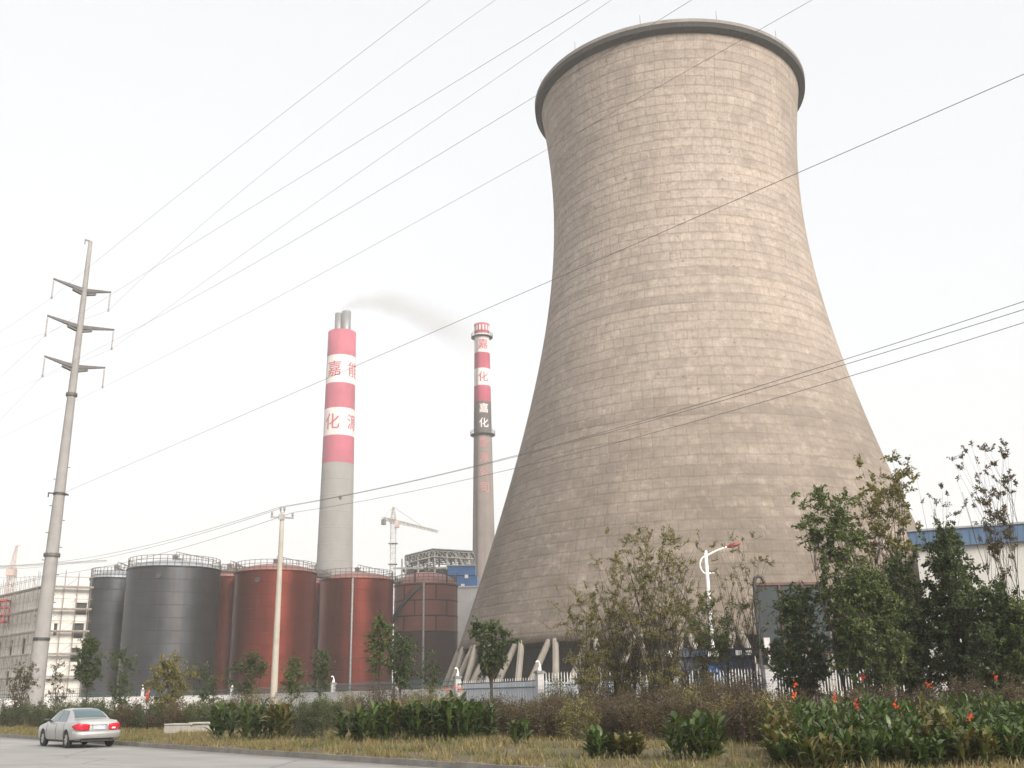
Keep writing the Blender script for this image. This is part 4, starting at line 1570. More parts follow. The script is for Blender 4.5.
# ------------------------------------------------------------------ plant structures between the tanks and the thin chimney
YP = 262.0
pb = foot(437, YP)
plant = empty("boiler_frame", pb, "open steel frame with a shallow trussed roof, behind the two-tone tank", "plant frame")
X = lambda px: foot(px, YP).x - pb.x
Zp = lambda py: hz(437, py, YP)
b = MB()
roof_pts = [(403, 557), (432, 550.5), (474, 553.5)]
for dy in (0, 4, 8, 12, 16):
    for (xa, ya), (xb, yb) in zip(roof_pts[:-1], roof_pts[1:]):
        A, B = Vector((X(xa), dy, Zp(ya))), Vector((X(xb), dy, Zp(yb)))
        dn = Vector((0, 0, -1.5))
        b.bar(A, B, 0.28)
        b.bar(A + dn, B + dn, 0.24)
        n = 8
        for i in range(n):
            p, q = A.lerp(B, i / n), A.lerp(B, (i + 1) / n)
            b.bar(p, q + dn, 0.14)
            b.bar(p + dn, p, 0.14)
for (xa, ya) in roof_pts:
    for q in (0, -1.5):
        b.bar((X(xa), 0, Zp(ya) + q), (X(xa), 16, Zp(ya) + q), 0.24)
b.build("roof_truss", M["crane_grey"], plant)
b = MB()
for (xa, ya), (xb, yb) in zip(roof_pts[:-1], roof_pts[1:]):
    b.add([(X(xa), -0.5, Zp(ya) + 0.3), (X(xb), -0.5, Zp(yb) + 0.3), (X(xb), 17, Zp(yb) + 0.3), (X(xa), 17, Zp(ya) + 0.3),
           (X(xa), -0.5, Zp(ya) + 0.55), (X(xb), -0.5, Zp(yb) + 0.55), (X(xb), 17, Zp(yb) + 0.55), (X(xa), 17, Zp(ya) + 0.55)],
          [(3, 2, 1, 0), (4, 5, 6, 7), (0, 1, 5, 4), (2, 3, 7, 6), (1, 2, 6, 5), (3, 0, 4, 7)])
b.build("roof_sheet", M["roof_grey"], plant)
for px in (400, 404, 417, 428, 434, 447, 456, 470):
    for dy in (0.3, 15.7):
        b = MB()
        yy = 557 - (px - 403) / 29 * 6.5 if px < 432 else 550.5 + (px - 432) / 42 * 3
        b.bar((X(px), dy, 0), (X(px), dy, Zp(max(yy, 550.5)) - 0.1), 0.42)
        b.build("post", M["crane_grey"], plant)
b = MB()
for py in (567.5, 579):
    b.bar((X(391), 0.3, Zp(py)), (X(470), 0.3, Zp(py)), 0.25, 0.4)
    b.bar((X(391), 15.7, Zp(py)), (X(470), 15.7, Zp(py)), 0.25, 0.4)
    b.box((X(432), 8, Zp(py) - 0.3), (X(470) - X(404), 15, 0.16))
b.bar((X(459), 0.2, Zp(556)), (X(465), 0.2, Zp(566)), 0.3)
b.build("floor_beam", M["crane_grey"], plant)
b = MB()
b.box((X(414.8), 8, Zp(552)), (1.3, 1.3, 1.7))
b.box((X(414.8), 8, Zp(548.7)), (1.7, 1.7, 0.4))
b.build("roof_ventilator", M["steel"], plant)
b = MB()
for px, py, ww, h_ in ((418, 574, 3.2, 3.5), (425, 571, 2.6, 5), (436, 573, 4, 3.6), (444, 571, 2.5, 4.4)):
    b.tube([(X(px), 6, Zp(580)), (X(px), 6, Zp(py) + h_ * 0.3)], ww / 2, 12)
b.tube([(X(412), 5, Zp(575)), (X(448), 5, Zp(573))], 0.5, 10)
b.build("vessel", M["steel"], plant)
yb_ = 235.0
bp = foot(461, yb_)
blue = empty("conveyor_house", bp, "bright blue sheet metal conveyor house beside the thin chimney's foot", "industrial building")
Xb = lambda px: foot(px, yb_).x - bp.x
Zb = lambda py: hz(461, py, yb_)
b = MB()
b.box(((Xb(447) + Xb(476)) / 2, 3, (Zb(566) + Zb(575)) / 2), (Xb(476) - Xb(447), 6, Zb(566) - Zb(575)))
b.build("gallery", M["blue_sheet"], blue)
b = MB()
b.box(((Xb(453) + Xb(478)) / 2, 4.5, Zb(575.5) / 2), (Xb(478) - Xb(453), 8, Zb(575.5)))
b.build("wall", M["blue_sheet"], blue)
b = MB()
for (sx, mdy) in ((-0.3, 0.25), (6.4, 0.25)):
    pass
b.box(((Xb(446.5) + Xb(476.5)) / 2, 3, Zb(565.6)), (Xb(476.5) - Xb(446.5), 6.6, 0.3))
b.build("roof", M["roof_grey"], blue)
for px, py in ((467, 575.5), (463, 584.5)):
    b = MB()
    b.box((Xb(px), -0.12 if py < 576 else 0.42, Zb(py + 1)), (0.8, 0.1, 0.8))
    b.build("window", M["white_paint"], blue)
yw = 222.0
wp = foot(468, yw)
ph = empty("plain_building", wp, "plain pale concrete block building squeezed between two-tone tank and cooling tower", "building")
b = MB()
hw = hz(468, 587.5, yw)
b.box((0, 6, hw / 2), (foot(484, yw).x - foot(452, yw).x, 12, hw))
b.build("wall", M["cream"], ph)
b = MB()
b.box((0, 6, hw + 0.15), (foot(484, yw).x - foot(452, yw).x + 0.5, 12.5, 0.3))
b.build("parapet", M["cream"], ph)

# ------------------------------------------------------------------ long white building on the right
yr = 112.0
rp0 = foot(934, yr + 2.5)
rb_ = empty("factory_hall", rp0, "long white factory hall with a slate blue fascia, behind the trees on the right", "building")
rdir = (foot(1024, yr - 1.0) - rp0)
rdir.z = 0
rdir.normalize()
rn = Vector((rdir.y, -rdir.x, 0))
LR = 62.0
zt_ = hz(1000, 527.5, yr)
zf = hz(1000, 544.5, yr)
b = MB()
b.box(rdir * (LR / 2) - rn * 12 + Vector((0, 0, zf / 2)), (LR, 24, zf), math.atan2(rdir.y, rdir.x))
b.build("wall", M["white_render"], rb_)
b = MB()
b.box(rdir * (LR / 2) - rn * 12 + Vector((0, 0, (zf + zt_) / 2)), (LR + 1.2, 25.2, zt_ - zf), math.atan2(rdir.y, rdir.x))
for k in range(int(LR / 0.9)):
    b.box(rdir * (0.3 + k * 0.9) + rn * 0.63 + Vector((0, 0, (zf + zt_) / 2)), (0.1, 0.08, zt_ - zf - 0.02), math.atan2(rdir.y, rdir.x))
b.build("fascia", M["blue_fascia"], rb_)
b = MB()
b.box(rdir * (LR / 2) - rn * 12 + Vector((0, 0, zt_ + 0.1)), (LR + 1.5, 25.6, 0.2), math.atan2(rdir.y, rdir.x))
b.build("roof", M["roof_grey"], rb_)
for k in range(6):
    b = MB()
    b.box(rdir * (6 + k * 9.2) + rn * 0.03 + Vector((0, 0, zf * 0.42)), (4.2, 0.12, 3.0), math.atan2(rdir.y, rdir.x))
    fr = b.build("window", M["board"], rb_)
    b = MB()
    for q in (-2.15, 0, 2.15):
        b.box(rdir * (6 + k * 9.2 + q) + rn * 0.1 + Vector((0, 0, zf * 0.42)), (0.14, 0.1, 3.2), math.atan2(rdir.y, rdir.x))
    for q in (-1.55, 1.55):
        b.box(rdir * (6 + k * 9.2) + rn * 0.11 + Vector((0, 0, zf * 0.42 + q)), (4.4, 0.12, 0.14), math.atan2(rdir.y, rdir.x))
    b.build("frame", M["white_paint"], fr)

# ------------------------------------------------------------------ boundary walls and fences
FZ = 2.75
LA = [(1.3, 62.0), (-4.2, 75.0), (-16.9, 98.0), (-24.6, 112), (-34.2, 128.0), (-47.0, 134.0), (-70, 137.0), (-110, 141)]


def pillar(p, label, group, lamp=True, h=FZ + 0.05, w=0.38, rz=0.0):
    root = empty("pillar", p, label, "pillar", group, rz)
    b = MB()
    b.box((0, 0, h / 2), (w, w, h))
    b.build("shaft", M["pillar"], root)
    b = MB()
    b.box((0, 0, h + 0.05), (w + 0.16, w + 0.16, 0.1))
    b.box((0, 0, h + 0.13), (w + 0.06, w + 0.06, 0.06))
    b.build("cap", M["cap"], root)
    if lamp:
        b = MB()                        # swan necked white lamp
        z = h + 0.16
        pts = [(0, 0, z), (0.02, 0, z + 0.12), (0.04, 0, z + 0.28), (0.0, 0, z + 0.46), (-0.10, 0, z + 0.54), (-0.20, 0, z + 0.48)]
        b.tube(pts, [0.11, 0.11, 0.05, 0.04, 0.055, 0.05], 10)
        b.build("swan_neck_lamp", M["white_paint"], root)
    return root


def wall_run(a, e, low):
    """white wall, coping and the rails over it from a to e; low part only where pickets stand in front of pale blue sheets"""
    a, e = Vector((a[0], a[1], 0)), Vector((e[0], e[1], 0))
    d = (e - a)
    L = d.length
    d.normalize()
    return a, e, d, L, math.atan2(d.y, d.x)


root = empty("boundary_wall", (LA[2][0], LA[2][1], 0), "long white boundary wall with thin rail along its top, in front of the storage tanks", "wall")
o3 = Vector((LA[2][0], LA[2][1], 0))
b, b2, b3, b4 = MB(), MB(), MB(), MB()
for p, q in zip(LA[1:-1], LA[2:]):
    a, e, d, L, az = wall_run(p, q, False)
    m = (a + e) / 2 - o3
    b.box((m.x, m.y, 1.02), (L, 0.24, 2.04), az)
    b2.box((m.x, m.y, 2.08), (L, 0.34, 0.08), az)
    for zz in (2.3, 2.62):
        b3.bar(a - o3 + Vector((0, 0, zz)), e - o3 + Vector((0, 0, zz)), 0.06, 0.06)
    n = int(L / 0.3)
    for i in range(n + 1):
        c = a.lerp(e, i / n) - o3
        b4.box((c.x, c.y, 2.45), (0.03, 0.03, 0.75), az)
b.build("wall", M["wall_white"], root)
b2.build("coping", M["wall_white"], root)
b3.build("rail", M["rail_green"], root)
b4.build("spike_row", M["rail_green"], root)
GP = "lamp topped pillars along the wall"
for px, t_, lab in ((130, (-47.0, 134.0), "pillar with a white swan-necked lamp, before the grey tanks, farthest left of the row"),
                    (227, (-34.2, 128.0), "pillar with a white swan-necked lamp, between the grey and the red tank"),
                    (326, (-16.9, 98.0), "pillar with a white swan-necked lamp, before the gap right of the big red tank"),
                    (384, (-9.5, 84.6), "pillar with a white swan-necked lamp, in front of the right end of middle red tank"),
                    (455, (-4.2, 75.0), "pillar with a white swan-necked lamp, where white wall turns to pale blue panels"),
                    (537, (1.3, 62.0), "pillar with a white swan-necked lamp, before the cooling tower's left legs")):
    pillar(Vector((t_[0], t_[1], 0)), lab, GP, rz=0.4)

# pale blue sheet fence with a dark picket railing in front
pf = empty("panel_fence", (-1.5, 68.5, 0), "pale blue corrugated panel fence behind thin green rails, by the tower's left foot", "fence")
o4 = Vector((-1.5, 68.5, 0))
a, e, d, L, az = wall_run(LA[0], LA[1], True)
b = MB()
n = int(L / 0.22)
nn = Vector((-d.y, d.x, 0))
if nn.y < 0: nn = -nn
for i in range(n):
    c = a.lerp(e, (i + 0.5) / n) - o4 + nn * 0.5
    b.box((c.x, c.y, 1.2), (0.13, 0.06, 2.4), az)
    c2 = a.lerp(e, (i + 1.0) / n) - o4 + nn * 0.54
    b.box((c2.x, c2.y, 1.2), (0.12, 0.05, 2.4), az)
b.build("panel", M["panel_blue"], pf)
b = MB()
for zz in (0.5, 2.05, 2.4):
    b.bar(a - o4 + Vector((0, 0, zz)), e - o4 + Vector((0, 0, zz)), 0.07)
b.build("rail", M["rail_green"], pf)
b = MB()
n = int(L / 0.4)
for i in range(n + 1):
    c = a.lerp(e, i / n) - o4
    b.box((c.x, c.y, 1.3), (0.03, 0.03, 2.6), az)
b.build("picket", M["picket"], pf)

# white picket fence on the right, at right angles to the view
FBY = 60.5
xs_p = [1.3, 8.9, foot(771, FBY).x, 23.2, 30.6, 38.0]


def picket_fence(xa, xb, label):
    mid = (xa + xb) / 2
    root = empty("picket_fence", (mid, FBY, 0), label, "fence", "white picket fence bays")
    b = MB()
    n = int((xb - xa) / 0.17)
    for i in range(1, n):
        x = xa + (xb - xa) * i / n - mid
        hh = 2.72 + 0.02 * math.sin(i)
        b.box((x, 0, 0.3 + (hh - 0.3) / 2), (0.05, 0.035, hh - 0.3))
        vs_ = [(x - .025, -.018, hh), (x + .025, -.018, hh), (x + .025, .018, hh), (x - .025, .018, hh), (x, 0, hh + 0.14)]
        b.add(vs_, [(0, 1, 4), (1, 2, 4), (2, 3, 4), (3, 0, 4)])
    b.build("picket", M["picket"], root)
    b = MB()
    for zz in (0.55, 2.15, 2.45):
        b.box((0, 0.045, zz), (xb - xa - 0.5, 0.045, 0.07))
    b.build("rail", M["rail_green"], root)
    b = MB()
    b.box((0, 0, 0.15), (xb - xa - 0.5, 0.3, 0.3))
    b.build("plinth", M["wall_white"], root)
    if xa < 8:
        b = MB()
        n = int((xb - xa - 0.5) / 0.22)
        for i in range(n):
            x = -(xb - xa - 0.5) / 2 + 0.22 * (i + 0.5)
            b.box((x, 0.55, 1.15), (0.13, 0.06, 2.3))
            b.box((x + 0.11, 0.59, 1.15), (0.12, 0.05, 2.3))
        b.build("backing_panel", M["panel_blue"], root)


names = ["picket fence bay before the tower's legs, screened by sparse olive shrubs", "picket fence bay below the blue and white shed, ending at the tiled pillar",
         "picket fence bay right of the tiled pillar, behind the dark trees' stems", "picket fence bay behind the darkest tree trunks, seen in slivers", "picket fence bay running out of the picture at the right edge"]
for (xa, xb), lab in zip(zip(xs_p[:-1], xs_p[1:]), names):
    picket_fence(xa, xb, lab)
GQ = "brown capped tiled pillars of picket fence"
for x, lab in ((xs_p[1], "tiled pillar half hidden by sparse shrubs, left of the white street lamp"), (xs_p[2], "pale tiled pillar with brown cap, below the dark board's post"),
               (xs_p[3], "tiled pillar hidden among the stems of the dark trees"), (xs_p[4], "tiled pillar at the far right behind the dark green tree")):
    pillar(Vector((x, FBY, 0)), lab, GQ, lamp=False, w=0.62, h=2.85)

# shed with a blue and white fascia, inside the fence
ys = 68.0
s0 = foot(664, ys)
s1 = foot(762, ys)
smid = (s0 + s1) / 2
shed = empty("site_shed", smid, "low navy shed with patchy blue and white fascia, behind the picket fence under tower legs", "shed")
WS = s1.x - s0.x
zfa, zfb = hz(712, 650, ys), hz(712, 656.5, ys)
b = MB()
b.box((0, 2.0, zfb / 2), (WS - 0.5, 3.6, zfb))
b.build("wall", M["navy"], shed)
b = MB()
fx = lambda px: (foot(px, ys).x - smid.x)
segs = [(664, 677, 1), (677, 681, 2), (681, 699, 2), (699, 709, 0), (709, 721, 1), (721, 762, 2)]
for xa, xb, mi in segs:
    if mi == 2 and xa < 680 and xb < 685:
        continue
    b.box(((fx(xa) + fx(xb)) / 2, 0, (zfa + zfb) / 2), (fx(xb) - fx(xa), 0.3, zfa - zfb), 0, mi)
for xa, xb in ((738, 744), (748, 754)):
    b.box(((fx(xa) + fx(xb)) / 2, -0.17, (zfa + zfb) / 2), (fx(xb) - fx(xa), 0.05, (zfa - zfb) * 0.75), 0, 1)
b.build("fascia", [M["blue_sheet"], M["white_paint"], M["navy"]], shed)
b = MB()
b.box((0, 2.0, zfa + 0.04), (WS, 4.4, 0.08))
b.build("roof", M["navy"], shed)
b = MB()
b.box((fx(714), 0.12, 2.75), (1.9, 0.12, 0.9))
b.build("blue_panel", M["blue_sheet"], shed)

# white street lamp with a red head
yl = 72.0
l0 = foot(715.5, yl)
lamp = empty("street_lamp", l0, "white street lamp with curled bracket and red lamp head, in front of the cooling tower", "street lamp")
ZL = lambda py: hz(708, py, yl)
hl = ZL(551)
b = MB()
b.lathe([(0.17 - 0.06 * i / 6, hl * i / 6) for i in range(7)] + [(0.0, hl + 0.05)], 12)
b.build("post", M["white_paint"], lamp)
b = MB()
tip = at(728, 546.5, yl) - l0
b.tube([(0, 0, ZL(556)), Vector((tip.x * 0.5, tip.y * 0.5, (ZL(556) + tip.z) / 2 + 0.06)), tip], [0.075, 0.065, 0.06], 8)
b.build("arm", M["white_paint"], lamp)
b = MB()
zc = (ZL(556) + ZL(574)) / 2
rc = (ZL(556) - ZL(574)) / 2
pts = []
for i in range(15):
    a = R(80) + R(215) * i / 14
    pts.append((rc * 0.72 * math.cos(a) - 0.0, 0, zc + rc * math.sin(a) * 1.0))
b.tube(pts, 0.055, 8)
b.tube([pts[-1], (0.5, 0, pts[-1][2] + 0.0)], [0.055, 0.03], 8)
b.build("curl_bracket", M["white_paint"], lamp)
b = MB()
hd = (Vector((1, 0, 0.22))).normalized()
b.tube([tip - hd * 0.1, tip + hd * 0.12, tip + hd * 0.45, tip + hd * 0.75, tip + hd * 0.88], [0.06, 0.13, 0.16, 0.13, 0.05], 12)
head = b.build("lamp_head", M["lamp_red"], lamp)
b = MB()
b.tube([tip + hd * 0.2 - Vector((0, 0, 0.08)), tip + hd * 0.45 - Vector((0, 0, 0.12)), tip + hd * 0.7 - Vector((0, 0, 0.08))], [0.04, 0.08, 0.04], 10)
b.build("lens", M["lens"], head)

# big dark board on a hooped post
yb2 = 63.5
b0 = foot(763, yb2)
bb = empty("billboard", b0, "back of a large dark board with a hooped black post, beside the dark trees", "billboard")
Xq = lambda px: foot(px, yb2).x - b0.x
zt2, zb2 = hz(785, 585, yb2), hz(785, 652, yb2)
wd = Xq(836) - Xq(764)
b = MB()
b.box((wd / 2 + 0.1, 0.15, (zt2 + zb2) / 2), (wd, 0.12, zt2 - zb2))
b.build("panel", M["board"], bb)
b = MB()
b.box((wd / 2 + 0.1, 0.12, zt2 + 0.08), (wd + 0.1, 0.24, 0.16))
b.box((wd / 2 + 0.1, 0.12, zb2 - 0.08), (wd + 0.1, 0.24, 0.16))
for q in (0.33, 0.66):
    b.box((0.1 + wd * q, 0.04, (zt2 + zb2) / 2), (0.1, 0.1, zt2 - zb2 - 0.02))
b.build("frame", M["board_edge"], bb)
b = MB()
hp_ = [(0, 0, 0), (0, 0, zt2 + 0.1), (0.07, 0, zt2 + 0.42), (0.28, 0, zt2 + 0.58), (0.52, 0, zt2 + 0.45), (0.62, 0, zt2 + 0.17)]
b.tube(hp_, 0.11, 10)
b.build("post", M["steel_dark"], bb)
b = MB()
b.tube([(wd - 0.3, 0.3, 0), (wd - 0.3, 0.3, zt2 - 0.2)], 0.11, 10)
b.build("post", M["steel_dark"], bb)
b = MB()
b.box((Xq(770), -0.15, hz(770, 643, yb2)), (0.36, 0.25, 0.6))
b.bar((Xq(770), -0.15, 2.2), (Xq(772), -0.15, hz(770, 648, yb2)), 0.12)
b.build("switch_box", M["picket"], bb)
y3 = 66.0
k0 = foot(793, y3)
kb = empty("notice_board", k0, "low dark board with red and yellow patches along its top, beneath the dark billboard", "notice board")
b = MB()
b.box((0, 0, 1.9), (3.3, 0.12, 3.2))
b.build("panel", M["board"], kb)
zz = hz(793, 641, y3)
for px, mname, ww in ((783, "red_cloth", 0.55), (797, "yellow", 0.42), (803, "crane_pale", 0.25)):
    b = MB()
    b.box((foot(px, y3).x - k0.x, -0.09, zz), (ww, 0.06, 0.42))
    b.box((foot(px, y3).x - k0.x, -0.03, zz - 0.3), (0.05, 0.04, 0.5))
    b.build("coloured_patch", M[mname], kb)

# narrow red banner and the pale slab on the verge
y4 = 74.0
r0 = foot(147.5, y4)
ban = empty("banner_post", r0, "narrow red banner on a thin post above the shrubs, before the white wall", "banner")
b = MB()
b.tube([(0, 0, 0), (0, 0, hz(147, 687, y4))], 0.035, 6)
b.build("post", M["steel"], ban)
b = MB()
za, zb3 = hz(147, 688.5, y4), hz(147, 702.5, y4)
nb = 8
vsb, fsb = [], []
for i in range(nb + 1):
    t = i / nb
    wv = 0.05 * math.sin(t * 7)
    for sx in (-0.10 + 0.04 * math.sin(t * 9), 0.10 + 0.04 * math.cos(t * 8)):
        vsb += [(sx, wv - 0.06, za + (zb3 - za) * t), (sx, wv - 0.04, za + (zb3 - za) * t)]
for i in range(nb):
    k = i * 4
    fsb += [(k, k + 2, k + 6, k + 4), (k + 1, k + 5, k + 7, k + 3), (k, k + 4, k + 5, k + 1), (k + 2, k + 3, k + 7, k + 6)]
b.add(vsb, fsb)
b.build("cloth", M["red_cloth"], ban)
y5 = 50.5
p = foot(194, y5)
p.z = ground_z(p)
b = MB()
az = R(-8)
b.box((-0.5, 0, 0.14), (1.3, 0.9, 0.42), az)
b.box((0.55, -0.1, 0.20), (1.0, 0.8, 0.36), az)
b.box((-0.45, 0, 0.38), (1.4, 1.0, 0.07), az)
b.box((0.6, -0.12, 0.42), (1.2, 0.95, 0.08), az + R(4))
o = b.build("concrete_slab", M["slab"])
o.location = p
md = o.modifiers.new("bevel", "BEVEL")
md.width = 0.03
md.segments = 2
tag(o, "low pale concrete slab box lying on the dry grass verge behind the car", "concrete slab")

# ------------------------------------------------------------------ the silver saloon car
CAR_L = 4.85
ST = [  # x from the rear, floor z, half width, belt z, top z, top half width
    (0.00, 0.44, 0.72, 0.80, 0.88, 0.62), (0.06, 0.34, 0.80, 0.86, 0.965, 0.68), (0.22, 0.27, 0.865, 0.90, 1.00, 0.70),
    (0.60, 0.25, 0.895, 0.92, 1.02, 0.70), (0.92, 0.24, 0.90, 0.935, 1.045, 0.685), (1.12, 0.24, 0.90, 0.935, 1.17, 0.63), (1.38, 0.24, 0.90, 0.93, 1.315, 0.58),
    (1.72, 0.24, 0.90, 0.925, 1.405, 0.56), (2.30, 0.24, 0.90, 0.92, 1.435, 0.56), (2.75, 0.24, 0.90, 0.915, 1.405, 0.56), (3.05, 0.24, 0.90, 0.91, 1.31, 0.58),
    (3.35, 0.24, 0.895, 0.90, 1.14, 0.63), (3.62, 0.24, 0.89, 0.885, 0.985, 0.68), (4.00, 0.25, 0.885, 0.845, 0.92, 0.68),
    (4.40, 0.26, 0.865, 0.79, 0.855, 0.66), (4.68, 0.29, 0.81, 0.72, 0.775, 0.62), (4.80, 0.34, 0.72, 0.64, 0.69, 0.55), (4.85, 0.42, 0.62, 0.56, 0.60, 0.48)]


def st_at(x):
    for a, c in zip(ST[:-1], ST[1:]):
        if a[0] <= x <= c[0]:
            t = (x - a[0]) / (c[0] - a[0])
            return [a[i] + (c[i] - a[i]) * t for i in range(6)]
    return list(ST[-1])


def ring_pts(x):
    _, zb, w, zs, zt, wt = st_at(x)
    return [(0.0, zb), (w * 0.80, zb), (w * 0.95, zb + 0.05), (w * 0.99, zb + 0.18), (w, (zb + zs) * 0.5 + 0.05), (w * 0.985, zs - 0.08), (w * 0.95, zs),
            (wt + (w * 0.94 - wt) * 0.5, zs + (zt - zs) * 0.50), (wt + 0.03, zs + (zt - zs) * 0.90), (wt - 0.07, zt - 0.002), (wt * 0.55, zt + 0.018), (0.0, zt + 0.024)]


def car_paint(name, c, metallic, rough):
    t = NT(name)
    n = t.noise(t.coord(), 3, 3)
    sz = t.n("ShaderNodeSeparateXYZ")
    t.t.links.new(t.coord(), sz.inputs[0])
    dirt = t.ramp(t.math("ADD", sz.outputs[2], t.math("MULTIPLY", n, 0.25)), [(0.38, 0.55), (0.62, 0.0)])
    m = t.pbr(t.mix(dirt, c, (0.30, 0.28, 0.25, 1)), rough, metallic)
    t.bsdf.inputs["Coat Weight"].default_value = 0.6
    t.bsdf.inputs["Coat Roughness"].default_value = 0.08
    return m


M["car_silver"] = car_paint("car_silver", (0.36, 0.36, 0.355, 1), 0.45, 0.32)
M["car_glass"] = paint("car_glass", (0.06, 0.10, 0.11, 1), 0.06, 0, 0.05, 1, spec=0.8)
M["rubber"] = paint("tyre_rubber", (0.022, 0.022, 0.023, 1), 0.85, 0, 0.1, 3)
M["alloy"] = paint("alloy_rim", (0.45, 0.45, 0.45, 1), 0.35, 0.6, 0.1, 3)
M["tail_red"] = paint("tail_lamp_red", (0.42, 0.012, 0.03, 1), 0.18, 0, 0.1, 8)
M["tail_clear"] = paint("tail_lamp_clear", (0.75, 0.55, 0.55, 1), 0.15, 0, 0.05, 8)
M["black_trim"] = paint("black_trim", (0.025, 0.025, 0.027, 1), 0.6, 0, 0.1, 3)
M["plate"] = paint("licence_plate", (0.42, 0.44, 0.50, 1), 0.5, 0, 0.1, 6)

cp = foot(80, 43.0)
cp.z = 0.004
car = empty("parked_car", cp, "silver white saloon car on the road, seen from behind with red tail lamps", "car", rz=math.atan2(DR.y, DR.x))
bm = bmesh.new()
xs_c = sorted(set([s[0] for s in ST] + [0.4, 0.8, 1.0, 1.25, 1.55, 2.0, 2.5, 2.9, 3.2, 3.5, 3.8, 4.2, 4.55]))
rings = []
for x in xs_c:
    hp2 = ring_pts(x)
    ring = [bm.verts.new((x - CAR_L / 2, -y, z)) for y, z in hp2] + [bm.verts.new((x - CAR_L / 2, y, z)) for y, z in reversed(hp2[1:-1])]
    rings.append(ring)
nr = len(rings[0])
for r0_, r1_ in zip(rings[:-1], rings[1:]):
    for k in range(nr):
        bm.faces.new((r0_[k], r0_[(k + 1) % nr], r1_[(k + 1) % nr], r1_[k]))
bm.faces.new(list(rings[0]))
bm.faces.new(list(reversed(rings[-1])))
bmesh.ops.recalc_face_normals(bm, faces=bm.faces)
me = bpy.data.meshes.new("body")
bm.to_mesh(me)
bm.free()
body = link("body", me)
WX = (0.98, 3.82)
WR = 0.315
cut = MB()
for wx in WX:
    for sy in (-1, 1):
        cut.tube([(wx - CAR_L / 2, sy * 0.60, WR), (wx - CAR_L / 2, sy * 1.1, WR)], 0.375, 28, smooth=False)
cutter = cut.build("cutter", M["black_trim"])
cutter.data.materials.clear()
bo = body.modifiers.new("arches", "BOOLEAN")
bo.operation = "DIFFERENCE"
bo.solver = "EXACT"
bo.object = cutter
bpy.context.view_layer.update()
me2 = bpy.data.meshes.new_from_object(body.evaluated_get(bpy.context.evaluated_depsgraph_get()))
bpy.data.objects.remove(cutter)
bpy.data.objects.remove(body)
me2.materials.clear()
me2.materials.append(M["car_silver"])
body = link("body", me2, car)
me2.polygons.foreach_set("use_smooth", [True] * len(me2.polygons))
es = body.modifiers.new("edges", "EDGE_SPLIT")
es.split_angle = R(38)


def surf(x, f):
    """point on the left half of the body: f is an index into the ring, may be fractional"""
    pts = ring_pts(x)
    i = min(int(f), len(pts) - 2)
    t = f - i
    return Vector((x - CAR_L / 2, pts[i][0] + (pts[i + 1][0] - pts[i][0]) * t, pts[i][1] + (pts[i + 1][1] - pts[i][1]) * t))


def patch(name, quadfn, m, side, nu=8, nv=4, off=0.008, parent=None):
    """a skin lying just proud of the body; quadfn(u, v) gives (x, f)"""
    b = MB()
    P = [[surf(*quadfn(i / nu, j / nv)) for i in range(nu + 1)] for j in range(nv + 1)]
    V = []
    for j in range(nv + 1):
        for i in range(nu + 1):
            du = P[j][min(i + 1, nu)] - P[j][max(i - 1, 0)]
            dv = P[min(j + 1, nv)][i] - P[max(j - 1, 0)][i]
            n = du.cross(dv)
            n = n.normalized() if n.length > 1e-9 else Vector((0, 1, 0))
            if n.dot(Vector((0, P[j][i].y, 0.35))) < 0 and abs(n.y) + abs(n.z) > 0.3:
                n = -n
            p = P[j][i] + n * off
            V.append(Vector((p.x, p.y * side, p.z)))
    fs = [(j * (nu + 1) + i, j * (nu + 1) + i + 1, (j + 1) * (nu + 1) + i + 1, (j + 1) * (nu + 1) + i) for j in range(nv) for i in range(nu)]
    b.add(V, fs, 0, True)
    return b.build(name, m, parent or car)


lerp = lambda a, c, t: a + (c - a) * t
for side in (1, -1):
    patch("side_window", lambda u, v: (lerp(lerp(1.26, 1.62, v), 2.16, u), lerp(6.15, 8.0, v)), M["car_glass"], side)
    patch("side_window", lambda u, v: (lerp(2.24, lerp(3.30, 2.93, v), u), lerp(6.15, 8.0, v)), M["car_glass"], side)
    for (xa, xb) in ((1.30, 2.20), (2.20, 3.30)):
        b = MB()
        hp3 = surf(xa + 0.16, 5.4)
        b.box((hp3.x, side * (hp3.y + 0.012), hp3.z), (0.17, 0.03, 0.035))
        b.build("door_handle", M["car_silver"], car)
    b = MB()
    for xx in (1.28, 2.20, 3.36):
        for f0 in range(2, 6):
            pA, pB = surf(xx, f0), surf(xx, f0 + 1)
            b.bar((pA.x, side * (pA.y + 0.002), pA.z), (pB.x, side * (pB.y + 0.002), pB.z), 0.012, 0.008)
    b.build("door_gap", M["black_trim"], car)
    b = MB()
    mp = surf(3.28, 6.4)
    b.tube([(mp.x, side * (mp.y - 0.02), mp.z + 0.04), (mp.x + 0.02, side * (mp.y + 0.10), mp.z + 0.06), (mp.x + 0.02, side * (mp.y + 0.24), mp.z + 0.06)], [0.04, 0.07, 0.055], 10)
    b.build("wing_mirror", M["black_trim"], car)
